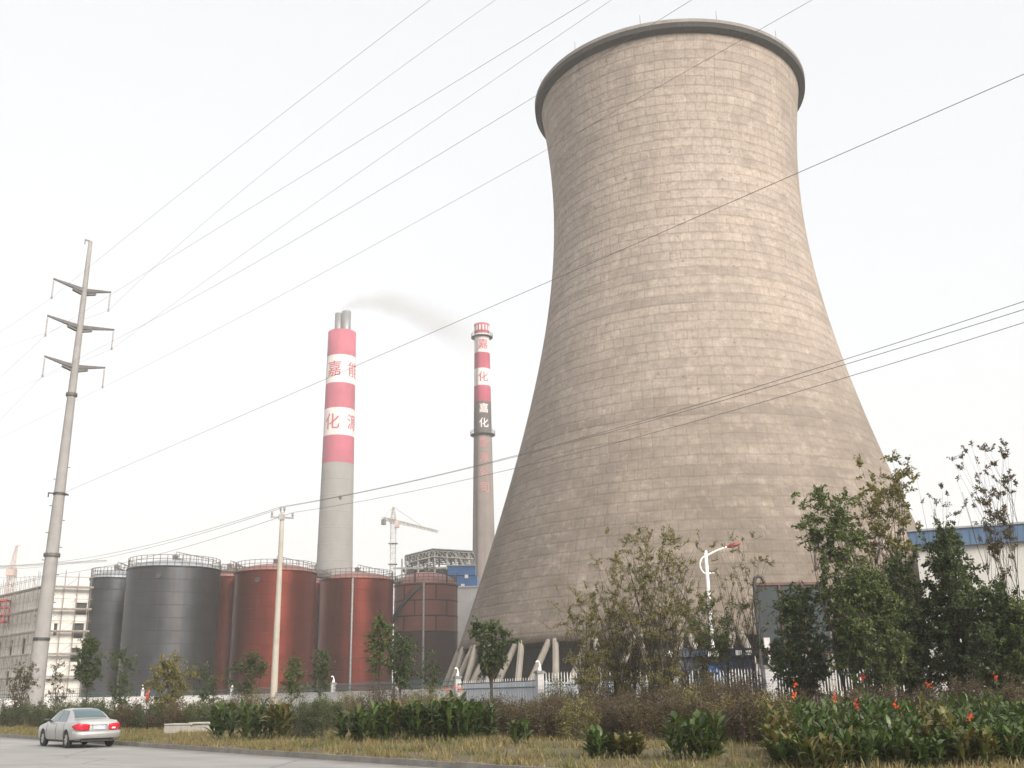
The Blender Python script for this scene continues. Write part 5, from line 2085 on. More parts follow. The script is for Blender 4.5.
# glass across the rear and the front: both halves joined in one sheet
def cross_glass(name, x0, x1, zlift, fmin):
    b = MB()
    nu, nv = 12, 6
    V = []
    for j in range(nv + 1):
        x = lerp(x0, x1, j / nv)
        pts = ring_pts(x)
        half = [surf(x, fmin + (11 - fmin) * i / nu) for i in range(nu + 1)]
        row = [Vector((p.x, p.y * 0.97, p.z)) for p in half] + [Vector((p.x, -p.y * 0.97, p.z)) for p in reversed(half[:-1])]
        for p in row:
            V.append(p + Vector((-zlift * 0.5 if x1 < 2 else zlift * 0.5, 0, zlift)))
    m = nu * 2 + 1
    b.add(V, [(j * m + i, j * m + i + 1, (j + 1) * m + i + 1, (j + 1) * m + i) for j in range(nv) for i in range(m - 1)], 0, True)
    return b.build(name, M["car_glass"], car)


cross_glass("rear_window", 0.99, 1.64, 0.012, 8.6)
cross_glass("windscreen", 3.52, 2.86, 0.012, 8.6)
for wx in WX:
    for side in (1, -1):
        x0 = wx - CAR_L / 2
        y0 = side * 0.70
        y1 = side * 0.885
        wh = bpy.data.objects.new("wheel", None)
        COL.objects.link(wh)
        wh.parent = car
        wh.location = (x0, 0, WR)
        b = MB()
        prof = [(0.20, y0), (0.285, y0), (WR, y0 + side * 0.035), (WR, y1 - side * 0.035), (0.29, y1), (0.20, y1 - side * 0.01), (0.20, y0)]
        n = 32
        V = [(r * math.cos(2 * PI * k / n), yy, r * math.sin(2 * PI * k / n)) for r, yy in prof for k in range(n)]
        b.add(V, [(i * n + k, i * n + (k + 1) % n, (i + 1) * n + (k + 1) % n, (i + 1) * n + k) for i in range(len(prof) - 1) for k in range(n)], 0, True)
        b.build("tyre", M["rubber"], wh)
        b = MB()
        b.tube([(0, y1 - side * 0.06, 0), (0, y1 - side * 0.045, 0)], 0.205, 28, smooth=False)
        for k in range(7):
            a = 2 * PI * k / 7
            b.bar((0.04 * math.cos(a), y1 - side * 0.022, 0.04 * math.sin(a)), (0.19 * math.cos(a), y1 - side * 0.026, 0.19 * math.sin(a)), 0.05, 0.03, up=(0, 1, 0))
        b.tube([(0, y1 - side * 0.05, 0), (0, y1 - side * 0.008, 0)], 0.05, 12)
        b.build("rim", M["alloy"], wh)
# tail lamps wrap the corners
for side in (1, -1):
    b = MB()
    V = []
    for j in range(5):
        z = 0.66 + 0.20 * j / 4
        for i in range(9):
            t = i / 8
            if t < 0.62:
                y = lerp(0.36, 0.735, t / 0.62)
                x = -0.018 - 0.012 * math.sin(t * 2) + 0.03 * (t / 0.62) ** 3
            else:
                q = (t - 0.62) / 0.38
                y = lerp(0.745, 0.885, q ** 0.7)
                x = lerp(0.012, 0.24, q)
            hgt = 0.105 * (0.72 + 0.5 * math.sin(min(1.0, t * 1.5 + 0.25) * PI * 0.62)) * (1.0 if t < 0.6 else 1.0 - 0.85 * ((t - 0.6) / 0.4) ** 1.4)
            zz = 0.755 + 0.03 * t + (j / 2 - 1) * hgt
            V.append((x - CAR_L / 2, side * (y + 0.006), zz))
    b.add(V, [(j * 9 + i, j * 9 + i + 1, (j + 1) * 9 + i + 1, (j + 1) * 9 + i) for j in range(4) for i in range(8)], 0, True)
    V2 = [(v[0] + 0.06, v[1] * 0.96, v[2]) for v in V]
    tl = b.build("tail_lamp", M["tail_red"], car)
    sm_ = tl.modifiers.new("solid", "SOLIDIFY")
    sm_.thickness = 0.05
    b = MB()
    b.box((-CAR_L / 2 - 0.032, side * 0.55, 0.72), (0.03, 0.13, 0.06))
    b.build("reversing_lens", M["tail_clear"], tl)
b = MB()
b.box((-CAR_L / 2 - 0.02, 0, 0.745), (0.03, 0.46, 0.15))
b.build("licence_plate", M["plate"], car)
b = MB()
b.box((-CAR_L / 2 - 0.025, 0, 0.845), (0.05, 0.62, 0.03))
b.build("boot_trim", M["alloy"], car)
b = MB()                                 # bumper: a rounded bar wrapping the tail
pts = [(0.30, 0.885), (0.10, 0.86), (0.0, 0.78), (-0.07, 0.55), (-0.085, 0.0), (-0.07, -0.55), (0.0, -0.78), (0.10, -0.86), (0.30, -0.885)]
V = []
for (x, y) in pts:
    for z, o_ in ((0.36, 0.01), (0.42, -0.03), (0.52, -0.04), (0.60, -0.02), (0.625, 0.05)):
        V.append((x + o_ * (1 if abs(y) < 0.87 else 0.2) - CAR_L / 2, y * (1.01 - (0.02 if z > 0.61 else 0)), z))
b.add(V, [(i * 5 + j, i * 5 + j + 1, (i + 1) * 5 + j + 1, (i + 1) * 5 + j) for i in range(8) for j in range(4)], 0, True)
b.build("rear_bumper", M["car_silver"], car)
b = MB()
b.box((-CAR_L / 2 + 0.25, 0, 0.31), (0.4, 1.2, 0.14))
b.tube([(-CAR_L / 2 - 0.03, -0.5, 0.27), (-CAR_L / 2 + 0.5, -0.5, 0.29)], 0.035, 10)
b.box((0, 0, 0.23), (3.6, 1.35, 0.06))
b.build("underbody", M["black_trim"], car)
for side in (1, -1):
    b = MB()
    b.tube([(CAR_L / 2 - 0.22, side * 0.72, 0.66), (CAR_L / 2 - 0.06, side * 0.60, 0.635)], [0.08, 0.07], 10)
    b.build("headlight", M["lens"], car)

# ------------------------------------------------------------------ vegetation
def leaves(C, D, N, L, W, fold=0.18):
    """rhombic leaves: base C, direction D, normal N (unit), length L, width W"""
    S = np.cross(D, N)
    S /= np.linalg.norm(S, axis=1, keepdims=True) + 1e-9
    L = L[:, None]
    W = W[:, None]
    mid = C + D * L * 0.45
    V = np.stack([C, mid + S * W / 2 + N * W * fold, C + D * L, mid - S * W / 2 + N * W * fold], 1).reshape(-1, 3)
    return V


def unit(rng, n):
    v = rng.normal(size=(n, 3))
    return v / (np.linalg.norm(v, axis=1, keepdims=True) + 1e-9)


def bez(p0, p1, p2, n):
    t = np.linspace(0, 1, n)[:, None]
    return (1 - t) ** 2 * p0 + 2 * t * (1 - t) * p1 + t ** 2 * p2


def tree(name, base, height, width, cf, clumps, per, crad, leaf, lm, label, group=None, cat="tree", stems=1, lean=0.0, rise=0.5, shape="oval",
         trunk_r=0.09, seed=1, droop=0.25, twigs=7, twig_mat="bark", flat=1.0, offx=0.0, clump_up=0.2):
    """trunk and limbs that reach every leaf clump, leaves along the twigs of each clump"""
    rng = np.random.default_rng(seed)
    root = empty(name, base, label, cat, group)
    wood = MB()
    trunks = []
    for s in range(stems):
        a = 2 * PI * s / max(1, stems) + rng.uniform(0, 2)
        sp_ = (0.0 if stems == 1 else 1.0) * width * 0.30 * rng.uniform(0.5, 1.1)
        foot_ = np.array([math.cos(a), math.sin(a), 0]) * (0.0 if stems == 1 else min(0.35, width * 0.06))
        top = np.array([math.cos(a) * sp_ + lean * height + offx, math.sin(a) * sp_, height * (0.86 if stems == 1 else rng.uniform(0.6, 0.88))])
        k = 9
        pts = bez(foot_, foot_ + np.array([0, 0, top[2] * 0.5]) + (top - foot_) * np.array([0.15, 0.15, 0]), top, k)
        pts[1:-1] += rng.normal(0, 0.018 * height / 4, (k - 2, 3)) * np.array([1, 1, 0.2])
        rads = [trunk_r * (1 - 0.82 * i / (k - 1)) for i in range(k)]
        rads[0] *= 1.35
        wood.tube(pts.tolist(), rads, 7)
        trunks.append((pts, rads))
    C, D, N, LL, WW = [], [], [], [], []
    for c in range(clumps):
        for _ in range(30):
            u = rng.uniform(0.0, 1.0)
            if shape == "oval":
                env = math.sqrt(max(0.0, 1 - (2 * u ** 0.85 - 1) ** 2)) * 0.9 + 0.08
            elif shape == "vase":
                env = 0.30 + 0.7 * u ** 0.8
            elif shape == "cone":
                env = 1.0 - 0.85 * u
            elif shape == "column":
                env = 0.55 + 0.45 * math.sin(u * 9 + seed) * 0.6
            else:
                env = 0.9 - 0.5 * u
            rr_ = width / 2 * env * math.sqrt(rng.uniform(0.05, 1))
            a = rng.uniform(0, 2 * PI)
            # a lopsided outline: some directions and levels reach further
            lob = 0.78 + 0.32 * math.sin(2 * a + seed) * math.sin(5 * u + seed * 1.7)
            if rng.uniform() < 0.9:
                break
        z = height * (cf + (1 - cf) * u)
        pc = np.array([rr_ * lob * math.cos(a) + lean * z + offx * u, rr_ * lob * math.sin(a), z])
        pts, rads = trunks[rng.integers(len(trunks))]
        d2 = np.linalg.norm(pc[:2] - pts[:, :2].mean(0))
        zt_ = max(0.12 * height, z - d2 * rise * 1.6 - 0.12 * height * rng.uniform(0.4, 1.2))
        j = int(np.argmin(np.abs(pts[:, 2] - zt_)))
        st_ = pts[j]
        midp = (st_ + pc) / 2 + np.array([0, 0, 0.10 * np.linalg.norm(pc - st_)]) + rng.normal(0, 0.06, 3) * width * 0.3
        br = bez(st_, midp, pc, 6)
        r0_ = max(0.010, min(rads[j] * 0.55, 0.012 + 0.02 * np.linalg.norm(pc - st_)))
        wood.tube(br.tolist(), [r0_ * (1 - 0.75 * i / 5) for i in range(6)], 5, cap=False)
        tw = max(2, int(twigs * rng.uniform(0.6, 1.3)))
        dirs = unit(rng, tw)
        dirs[:, 2] = dirs[:, 2] * flat + clump_up
        dirs /= np.linalg.norm(dirs, axis=1, keepdims=True)
        nl = max(1, int(per * 1.9 / tw * rng.uniform(0.5, 1.5)))
        for dv in dirs:
            ln = crad * rng.uniform(0.5, 1.25)
            s0 = pc if rng.uniform() < 0.6 else br[3]
            e_ = s0 + dv * ln
            e_[2] -= droop * ln * rng.uniform(0, 0.6)
            wood.tube([s0.tolist(), ((s0 + e_) / 2 + rng.normal(0, 0.04, 3) * ln).tolist(), e_.tolist()], [0.010, 0.007, 0.004], 3, cap=False)
            t = rng.uniform(0.1, 1.05, nl)
            p = s0 + (e_ - s0) * t[:, None] + rng.normal(0, 0.075, (nl, 3)) * crad
            ld = unit(rng, nl) * 0.9 + dv * 0.7 + np.array([0, 0, -droop])
            ld /= np.linalg.norm(ld, axis=1, keepdims=True)
            nm = unit(rng, nl) + np.array([0, 0, 0.9])
            nm -= ld * np.sum(nm * ld, 1, keepdims=True)
            nm /= np.linalg.norm(nm, axis=1, keepdims=True) + 1e-9
            sz = leaf * rng.uniform(0.6, 1.3, nl)
            C.append(p); D.append(ld); N.append(nm); LL.append(sz); WW.append(sz * rng.uniform(0.45, 0.7, nl))
    V = leaves(np.concatenate(C), np.concatenate(D), np.concatenate(N), np.concatenate(LL), np.concatenate(WW))
    wood.build("trunk" if cat == "tree" else "stem", M[twig_mat], root)
    np_mesh("crown" if cat == "tree" else "foliage", V, np.arange(len(V)).reshape(-1, 4), M[lm], root)
    return root


def shrub(base, height, width, lm, label, group=None, seed=1, leaf=0.07, n=2200, depth=None, wispy=0.0, name="shrub", stems=26, twig="twig", up=0.5):
    """many stems fanning from the ground, leaves along them, uneven top"""
    rng = np.random.default_rng(seed)
    depth = depth or width
    root = empty(name, base, label, "shrub", group)
    wood = MB()
    C, D, N, LL, WW = [], [], [], [], []
    n = int(n * 2.4)
    per = max(4, n // stems)
    for s in range(stems):
        a = rng.uniform(0, 2 * PI)
        q = math.sqrt(rng.uniform(0, 1))
        f0 = np.array([q * 0.72 * width / 2 * math.cos(a), q * 0.72 * depth / 2 * math.sin(a), 0])
        h = height * (1 - 0.28 * q * q) * rng.uniform(0.72, 1.15) * (0.92 + 0.14 * math.sin(3 * a + seed))
        tp = np.array([f0[0] * 1.35 + rng.normal(0, 0.10) * width * .4, f0[1] * 1.35 + rng.normal(0, 0.10) * depth * .4, h])
        br = bez(f0, (f0 + tp) / 2 + np.array([0, 0, 0.18 * h]) * (1 - wispy), tp, 6)
        wood.tube(br.tolist(), [0.016 * (1 - 0.75 * i / 5) for i in range(6)], 4, cap=False)
        k = max(3, per // 9)
        for _ in range(k):
            t = rng.uniform(0.02, 1.0) ** 0.85
            j = min(4, int(t * 5))
            s0 = br[j] + (br[j + 1] - br[j]) * (t * 5 - j)
            dv = unit(rng, 1)[0] + np.array([0, 0, up])
            dv /= np.linalg.norm(dv)
            ln = min(width, height) * rng.uniform(0.10, 0.26)
            wood.tube([s0.tolist(), (s0 + dv * ln).tolist()], [0.006, 0.003], 3, cap=False)
            m = max(2, per // k)
            p = s0 + dv * (ln * rng.uniform(0.0, 1.1, m))[:, None] + rng.normal(0, 0.03, (m, 3)) * height
            p[:, 2] = np.maximum(p[:, 2], 0.03)
            ld = unit(rng, m) + dv * 0.8
            ld /= np.linalg.norm(ld, axis=1, keepdims=True)
            nm = unit(rng, m) + np.array([0, 0, 0.7])
            nm -= ld * np.sum(nm * ld, 1, keepdims=True)
            nm /= np.linalg.norm(nm, axis=1, keepdims=True) + 1e-9
            sz = leaf * rng.uniform(0.6, 1.35, m)
            C.append(p); D.append(ld); N.append(nm); LL.append(sz); WW.append(sz * rng.uniform(0.35, 0.6, m))
    V = leaves(np.concatenate(C), np.concatenate(D), np.concatenate(N), np.concatenate(LL), np.concatenate(WW))
    wood.build("stem", M[twig], root)
    np_mesh("foliage", V, np.arange(len(V)).reshape(-1, 4), M[lm], root)
    return root


def canna(base, height, width, stalks, label, group=None, seed=1, lm="leaf_canna", flowers=0, leaf=0.42, fl_mat="flower", depth=None):
    """canna lilies: upright stalks, broad arching lance leaves, some topped with flowers"""
    rng = np.random.default_rng(seed)
    depth = depth or width * 0.8
    root = empty("canna_plant", base, label, "canna lily", group)
    wood = MB()
    V, Q = [], []
    heads = []
    nseg = 5
    for s in range(stalks):
        a = rng.uniform(0, 2 * PI)
        q = math.sqrt(rng.uniform(0, 1))
        f0 = np.array([q * width / 2 * math.cos(a) * 0.85, q * depth / 2 * math.sin(a) * 0.85, 0])
        h = height * (1 - 0.15 * q * q) * rng.uniform(0.75, 1.12)
        tp = f0 + np.array([f0[0] * 0.18 + rng.normal(0, 0.05), f0[1] * 0.18 + rng.normal(0, 0.05), h * 0.86])
        wood.tube([f0.tolist(), ((f0 + tp) / 2).tolist(), tp.tolist()], [0.016, 0.013, 0.007], 5, cap=False)
        heads.append((h, tp))
        nlf = rng.integers(9, 14)
        for k in range(nlf):
            t = 0.12 + 0.86 * (k + rng.uniform(0, 0.6)) / nlf
            s0 = f0 + (tp - f0) * t
            az = 2.4 * k + rng.uniform(-0.6, 0.6) + a
            L = leaf * rng.uniform(0.65, 1.2) * (0.75 + 0.5 * (1 - abs(t - 0.5)))
            W = L * rng.uniform(0.19, 0.30)
            rise = rng.uniform(0.65, 1.2) + 0.25 * t
            arch = rng.uniform(0.25, 1.0)
            out = np.array([math.cos(az), math.sin(az), 0])
            sd = np.array([-math.sin(az), math.cos(az), 0])
            b0 = len(V)
            for i in range(nseg + 1):
                u = i / nseg
                el = rise - arch * u * 1.3
                # integrate direction roughly
                r_ = L * (math.cos(rise) * u + 0.5 * (1 - math.cos(rise)) * u * u * arch)
                z_ = L * (math.sin(rise) * u - 0.62 * arch * u * u)
                w_ = W / 2 * (math.sin(PI * min(1, u * 0.93 + 0.05)) ** 0.75)
                c = s0 + out * r_ + np.array([0, 0, z_])
                c[2] = max(c[2], 0.02)
                tw_ = sd + np.array([0, 0, 0.25 * math.sin(az * 3)])
                V += [c - tw_ * w_ + np.array([0, 0, w_ * 0.35]), c, c + tw_ * w_ + np.array([0, 0, w_ * 0.35])]
            for i in range(nseg):
                k0 = b0 + i * 3
                Q += [(k0, k0 + 1, k0 + 4, k0 + 3), (k0 + 1, k0 + 2, k0 + 5, k0 + 4)]
    wood.build("stem", M["stem"], root)
    np_mesh("foliage", V, Q, M[lm], root, smooth=True)
    heads.sort(key=lambda t: -t[0])
    for i in range(min(flowers, len(heads))):
        h, tp = heads[i]
        fb = MB()
        z0 = tp + np.array([0, 0, 0.26 + 0.12 * rng.uniform()])
        fb.tube([tp.tolist(), z0.tolist()], 0.008, 4, mi=0)
        C = np.repeat(z0[None], 11, 0) + rng.normal(0, 0.028, (11, 3)) * np.array([1, 1, 2.0])
        Dv = unit(rng, 11) + np.array([0, 0, 0.5])
        Dv /= np.linalg.norm(Dv, axis=1, keepdims=True)
        Nv = unit(rng, 11)
        Nv -= Dv * np.sum(Nv * Dv, 1, keepdims=True)
        Nv /= np.linalg.norm(Nv, axis=1, keepdims=True)
        LV = leaves(C, Dv, Nv, rng.uniform(0.06, 0.10, 11), rng.uniform(0.045, 0.075, 11))
        fb.add(LV.tolist(), [(4 * k, 4 * k + 1, 4 * k + 2, 4 * k + 3) for k in range(11)], 1)
        fb.build("flower", [M["stem"], M[fl_mat]], root)
    return root


def onground(px, Y):
    p = foot(px, Y)
    p.z = ground_z(p)
    return p


def WM(px, Y):
    return px * Y / F * 1.0


def T(px, Y, top, wpx, cf_y, **k):
    """tree from picture measures: column, distance, top row, width in pixels, row where the crown starts"""
    p = onground(px, Y)
    h = hz(px, top, Y) - p.z
    cz = (hz(px, cf_y, Y) - p.z) / h
    return tree(k.pop("name", "tree"), p, h, WM(wpx, Y), max(0.02, cz), **k)


GT = "small trees along the wall"
# small trees on the left and in front of the tanks
T(86, 66, 640, 36, 682, clumps=39, per=93, crad=0.42, leaf=0.12, lm="leaf_dark", seed=3, trunk_r=0.07, label="small dark green tree left of the grey tanks, just right of the tall pole", group=GT)
T(20, 68, 664, 44, 704, clumps=24, per=50, crad=0.5, leaf=0.11, lm="leaf_bronze", seed=4, trunk_r=0.05, stems=3, label="thin greyish brown multi-stemmed tree at the picture's left edge", group=GT)
T(58, 70, 662, 26, 704, clumps=13, per=39, crad=0.45, leaf=0.11, lm="leaf_bronze", seed=44, trunk_r=0.04, stems=2, label="spindly brownish sapling directly behind the tall pole's foot", group=GT)
T(118, 64, 650, 42, 700, clumps=25, per=54, crad=0.5, leaf=0.12, lm="leaf_dark", seed=5, trunk_r=0.05, stems=2, label="thin dark sapling in front of the large grey tank's left part", group=GT)
T(170, 58, 658, 56, 705, clumps=51, per=93, crad=0.45, leaf=0.11, lm="leaf_olive", seed=6, trunk_r=0.05, stems=4, label="bushy olive brown young tree in front of the large grey tank", group=GT)
T(208, 62, 664, 36, 700, clumps=21, per=50, crad=0.42, leaf=0.11, lm="leaf_dark", seed=46, trunk_r=0.04, stems=2, label="dark thin sapling before the grey tank's right edge", group=GT)
T(248, 62, 657, 44, 692, clumps=27, per=64, crad=0.5, leaf=0.12, lm="leaf_dark", seed=7, trunk_r=0.045, stems=2, label="dark sapling left of the slim utility pole, before the red tank", group=GT)
T(291, 62, 658, 36, 692, clumps=24, per=61, crad=0.45, leaf=0.12, lm="leaf_green", seed=8, trunk_r=0.045, label="green sapling just right of the slim utility pole", group=GT)
T(320, 64, 652, 30, 690, clumps=21, per=57, crad=0.42, leaf=0.12, lm="leaf_dark", seed=9, trunk_r=0.045, label="dark sapling in the gap between the two red front tanks", group=GT)
T(379, 57, 617, 40, 668, clumps=24, per=72, crad=0.42, leaf=0.125, lm="leaf_green", seed=10, trunk_r=0.055, label="open crowned green young tree in front of the middle red tank", group=GT)
T(400, 58, 636, 46, 682, clumps=33, per=79, crad=0.45, leaf=0.125, lm="leaf_dark", seed=11, trunk_r=0.05, label="darker young tree before the gap between red and two-tone tanks", group=GT)
T(430, 60, 650, 26, 688, clumps=12, per=43, crad=0.4, leaf=0.12, lm="leaf_dark", seed=12, trunk_r=0.035, label="faint thin sapling before the two-tone tank", group=GT)
T(492, 50, 622, 52, 668, clumps=36, per=86, crad=0.42, leaf=0.135, lm="leaf_dark", seed=13, trunk_r=0.10, label="small dark green tree with a single stem at the cooling tower's left foot", group=GT, rise=0.7)
# sparse yellow green shrubs before the tower
GS2 = "sparse olive trees before the cooling tower"
T(590, 46, 588, 99, 700, clumps=81, per=83, crad=0.5, leaf=0.076, lm="leaf_olive", seed=21, trunk_r=0.04, stems=6, shape="vase", rise=1.0, clump_up=0.6, twigs=5, label="sparse olive many-stemmed tree, left one of the pair before the tower's legs", group=GS2)
T(625, 47, 560, 105, 705, clumps=93, per=89, crad=0.5, leaf=0.076, lm="leaf_olive", seed=22, trunk_r=0.045, stems=7, shape="vase", rise=1.0, clump_up=0.6, twigs=5, label="sparse olive many-stemmed tree in the middle of the thicket before the tower", group=GS2)
T(662, 45, 532, 129, 700, clumps=121, per=86, crad=0.5, leaf=0.084, lm="leaf_olive", seed=23, trunk_r=0.05, stems=6, shape="vase", rise=1.1, clump_up=0.6, twigs=5, label="tallest sparse olive tree of the thicket, left of the white street lamp", group=GS2)
T(700, 47, 590, 96, 692, clumps=60, per=94, crad=0.5, leaf=0.084, lm="leaf_olive", seed=24, trunk_r=0.045, stems=4, shape="vase", rise=1.0, clump_up=0.5, twigs=5, label="sparse yellowish tree wrapped round the lower street lamp post", group=GS2)
T(722, 46, 606, 78, 660, clumps=28, per=81, crad=0.5, leaf=0.084, lm="leaf_green", seed=25, trunk_r=0.04, stems=3, shape="vase", rise=1.0, twigs=5, label="thin greener tree right beside the street lamp post", group=GS2)
T(752, 45, 536, 99, 640, clumps=52, per=29, crad=0.34, leaf=0.076, lm="leaf_olive", seed=26, trunk_r=0.03, stems=5, shape="vase", rise=1.2, clump_up=0.8, twigs=4, label="nearly bare twiggy tree between the street lamp and the dark board", group=GS2)
# the dark group on the right
GD = "dark leafy trees on the right"
T(806, 43, 588, 80, 690, clumps=80, per=82, crad=0.50, leaf=0.134, lm="leaf_dark", seed=31, trunk_r=0.06, stems=3, label="dark bushy tree covering the dark board's right half", group=GD)
T(848, 42, 494, 92, 650, clumps=91, per=68, crad=0.46, leaf=0.141, lm="leaf_green", seed=32, trunk_r=0.07, stems=3, shape="vase", rise=0.9, clump_up=0.5, label="mid green tree whose loose pointed top stands before the tower's right flank", group=GD)
T(906, 43, 464, 94, 650, clumps=100, per=53, crad=0.44, leaf=0.147, lm="leaf_olive", seed=33, trunk_r=0.06, stems=5, shape="vase", rise=1.1, clump_up=0.7, twigs=5, label="tall loose olive tree at the tower's right edge", group=GD)
T(878, 39, 572, 100, 680, clumps=111, per=87, crad=0.48, leaf=0.128, lm="leaf_green", seed=34, trunk_r=0.07, stems=2, label="rounded green tree in front of the tall olive one", group=GD)
T(918, 40, 556, 74, 692, clumps=77, per=73, crad=0.48, leaf=0.128, lm="leaf_dark", seed=35, trunk_r=0.06, stems=3, label="loose dark tree between the rounded green tree and the very dark one", group=GD)
T(964, 39, 532, 88, 690, clumps=127, per=102, crad=0.50, leaf=0.134, lm="leaf_dark", seed=36, trunk_r=0.09, stems=2, shape="oval", label="very dark dense tree in front of the white hall's left end", group=GD)
T(1004, 37, 588, 92, 686, clumps=108, per=92, crad=0.46, leaf=0.128, lm="leaf_dark", seed=37, trunk_r=0.07, stems=2, label="dark green round tree below the white hall at the right", group=GD)
T(1032, 36, 600, 60, 690, clumps=50, per=86, crad=0.46, leaf=0.128, lm="leaf_green", seed=38, trunk_r=0.05, stems=2, label="green tree cut off by the picture's right edge", group=GD)
T(1020, 47, 442, 96, 560, clumps=57, per=41, crad=0.34, leaf=0.109, lm="leaf_bronze", seed=39, trunk_r=0.03, stems=4, shape="vase", rise=1.6, clump_up=1.2, twigs=4, label="tall nearly bare tree with a few leaf tufts against the sky over the hall", group=GD)
T(964, 47, 474, 60, 560, clumps=25, per=27, crad=0.30, leaf=0.102, lm="leaf_bronze", seed=40, trunk_r=0.022, stems=3, shape="vase", rise=1.6, clump_up=1.2, twigs=4, label="wispy tree with a few leaves against the sky right of the tower", group=GD)

# hedge-like shrubs, far to near
GB = "shrubs behind the grass verge"
for (px, Y, top, wpx, lm, sd, nleaf, lab) in (
        (8, 70, 702, 40, "leaf_dark", 101, 2600, "dark clipped-looking shrub at the picture's left edge"),
        (66, 64, 700, 30, "leaf_dark", 102, 2200, "dark low shrub right of the tall pole's foot"),
        (100, 60, 699, 40, "leaf_dark", 103, 2600, "dark shrub right behind the silver car"),
        (136, 58, 702, 44, "leaf_bronze", 104, 2600, "dull brownish shrub right of the silver car"),
        (172, 57, 704, 50, "leaf_brown", 105, 2600, "brown shrub behind the pale concrete slab's left end"),
        (206, 55, 700, 44, "leaf_green", 106, 2600, "low green shrub behind the pale slab"),
        (232, 54, 694, 40, "leaf_bronze", 107, 2200, "bronze shrub left of the yellowish cannas"),
        (303, 42, 697, 50, "leaf_dark", 108, 4200, "round dark green shrub right of the slim utility pole's foot"),
        (262, 56, 690, 50, "leaf_straw", 109, 2400, "straw coloured weedy shrub at the utility pole's foot"),
        (345, 55, 690, 48, "leaf_straw", 110, 2400, "straw coloured tall weeds behind the left end of the big canna clump"),
        (388, 54, 684, 54, "leaf_brown", 111, 2800, "reddish brown weeds behind the middle of the big canna clump"),
        (432, 52, 688, 56, "leaf_olive", 112, 3000, "olive weedy shrub behind the right end of the big canna clump"),
        (476, 52, 696, 40, "leaf_brown", 113, 2200, "brown shrub under the small tree at the tower's left foot"),
        (512, 45, 697, 60, "leaf_brown", 114, 3600, "dry brown shrub behind the single small canna"),
        (560, 43, 692, 66, "leaf_brown", 115, 4200, "large dry brown shrub before the sparse olive trees"),
        (608, 42, 690, 66, "leaf_brown", 116, 4200, "dry brown shrub above the two small cannas"),
        (655, 41, 690, 62, "leaf_brown", 117, 4000, "dry dark brown shrub behind the lone round canna"),
        (700, 42, 674, 54, "leaf_bronze", 118, 3600, "tall bronze shrub in front of the picket fence"),
        (738, 38, 684, 60, "leaf_brown", 119, 4200, "tall brown shrub at the left end of the near canna bed"),
        (775, 40, 692, 54, "leaf_bronze", 120, 3400, "bronze weeds below the tiled pillar"),
        (815, 40, 690, 60, "leaf_brown", 121, 3400, "brown weeds under the dark bushy tree"),
        (862, 37, 690, 60, "leaf_bronze", 122, 3000, "bronze weeds under the rounded green tree"),
        (905, 36, 684, 60, "leaf_brown", 123, 3000, "brown weeds under the loose dark tree beside the very dark one"),
        (955, 34, 678, 70, "leaf_brown", 124, 3600, "brown weeds with dry tops under the very dark tree"),
        (1010, 33, 680, 60, "leaf_bronze", 125, 3000, "bronze weeds at the right edge behind the near cannas")):
    p = onground(px, Y)
    h = hz(px, top, Y) - p.z
    w_ = WM(wpx, Y)
    wisp = 0.6 if lm in ("leaf_brown", "leaf_bronze", "leaf_straw") else 0.0
    shrub(p, h, w_ * 1.1, lm, lab, GB, seed=sd, n=nleaf, depth=w_ * 0.9, leaf=0.075 if Y > 50 else 0.062, wispy=wisp, stems=34)
# low filler growth along the far verge keeps the bed closed
GL_ = "low weeds closing the bed before the wall"
k = 0
for px in range(12, 560, 34):
    Y = 72 - px * 0.03 + (k % 3) * 2
    p = onground(px, Y)
    shrub(p, hz(px, 703 - px * 0.006 + (k % 2) * 3, Y) - p.z, WM(46, Y), ("leaf_bronze", "leaf_straw", "leaf_brown", "leaf_olive")[k % 4],
          "one of the low mixed weeds along the foot of the white wall and pale panels", GL_, seed=200 + k, n=1300, leaf=0.085, wispy=0.5, stems=22, name="weed")
    k += 1
for px in range(560, 1040, 40):
    Y = 52 + (k % 3) * 2
    p = onground(px, Y)
    shrub(p, hz(px, 690 - (px - 560) * 0.012 + (k % 2) * 4, Y) - p.z, WM(56, Y), ("leaf_brown", "leaf_bronze", "leaf_olive")[k % 3],
          "one of the dry weeds along the foot of the picket fence", "dry weeds before the picket fence", seed=200 + k, n=1500, leaf=0.08, wispy=0.6, stems=24, name="weed")
    k += 1

GM = "tangle of dry growth before the picket fence"
k = 0
for px, Y, top, lm in ((498, 42, 700, "leaf_brown"), (530, 41, 703, "leaf_bronze"), (548, 39, 708, "leaf_brown"), (575, 38, 704, "leaf_olive"), (592, 40, 696, "leaf_brown"), (622, 38, 702, "leaf_brown"),
                       (640, 37, 700, "leaf_bronze"), (668, 37, 698, "leaf_brown"), (686, 38, 690, "leaf_olive"), (712, 36, 696, "leaf_brown"), (728, 35, 700, "leaf_straw"), (748, 34, 698, "leaf_brown"),
                       (770, 35, 690, "leaf_olive"), (560, 47, 684, "leaf_olive"), (600, 48, 680, "leaf_brown"), (640, 46, 682, "leaf_olive"), (680, 46, 676, "leaf_brown"), (716, 45, 680, "leaf_olive"), (745, 44, 676, "leaf_brown")):
    Y -= 2.5 if Y < 43 else 0.0
    top -= 3
    p = onground(px, Y)
    shrub(p, hz(px, top, Y) - p.z, WM(44, Y), lm, "one of the dry bushes making up the brown tangle before the cooling tower's fence", GM, seed=500 + k, n=2000, leaf=0.07, wispy=0.7, stems=30, name="dry_bush")
    k += 1
GH = "dark hedge bushes along the left verge"
k = 0
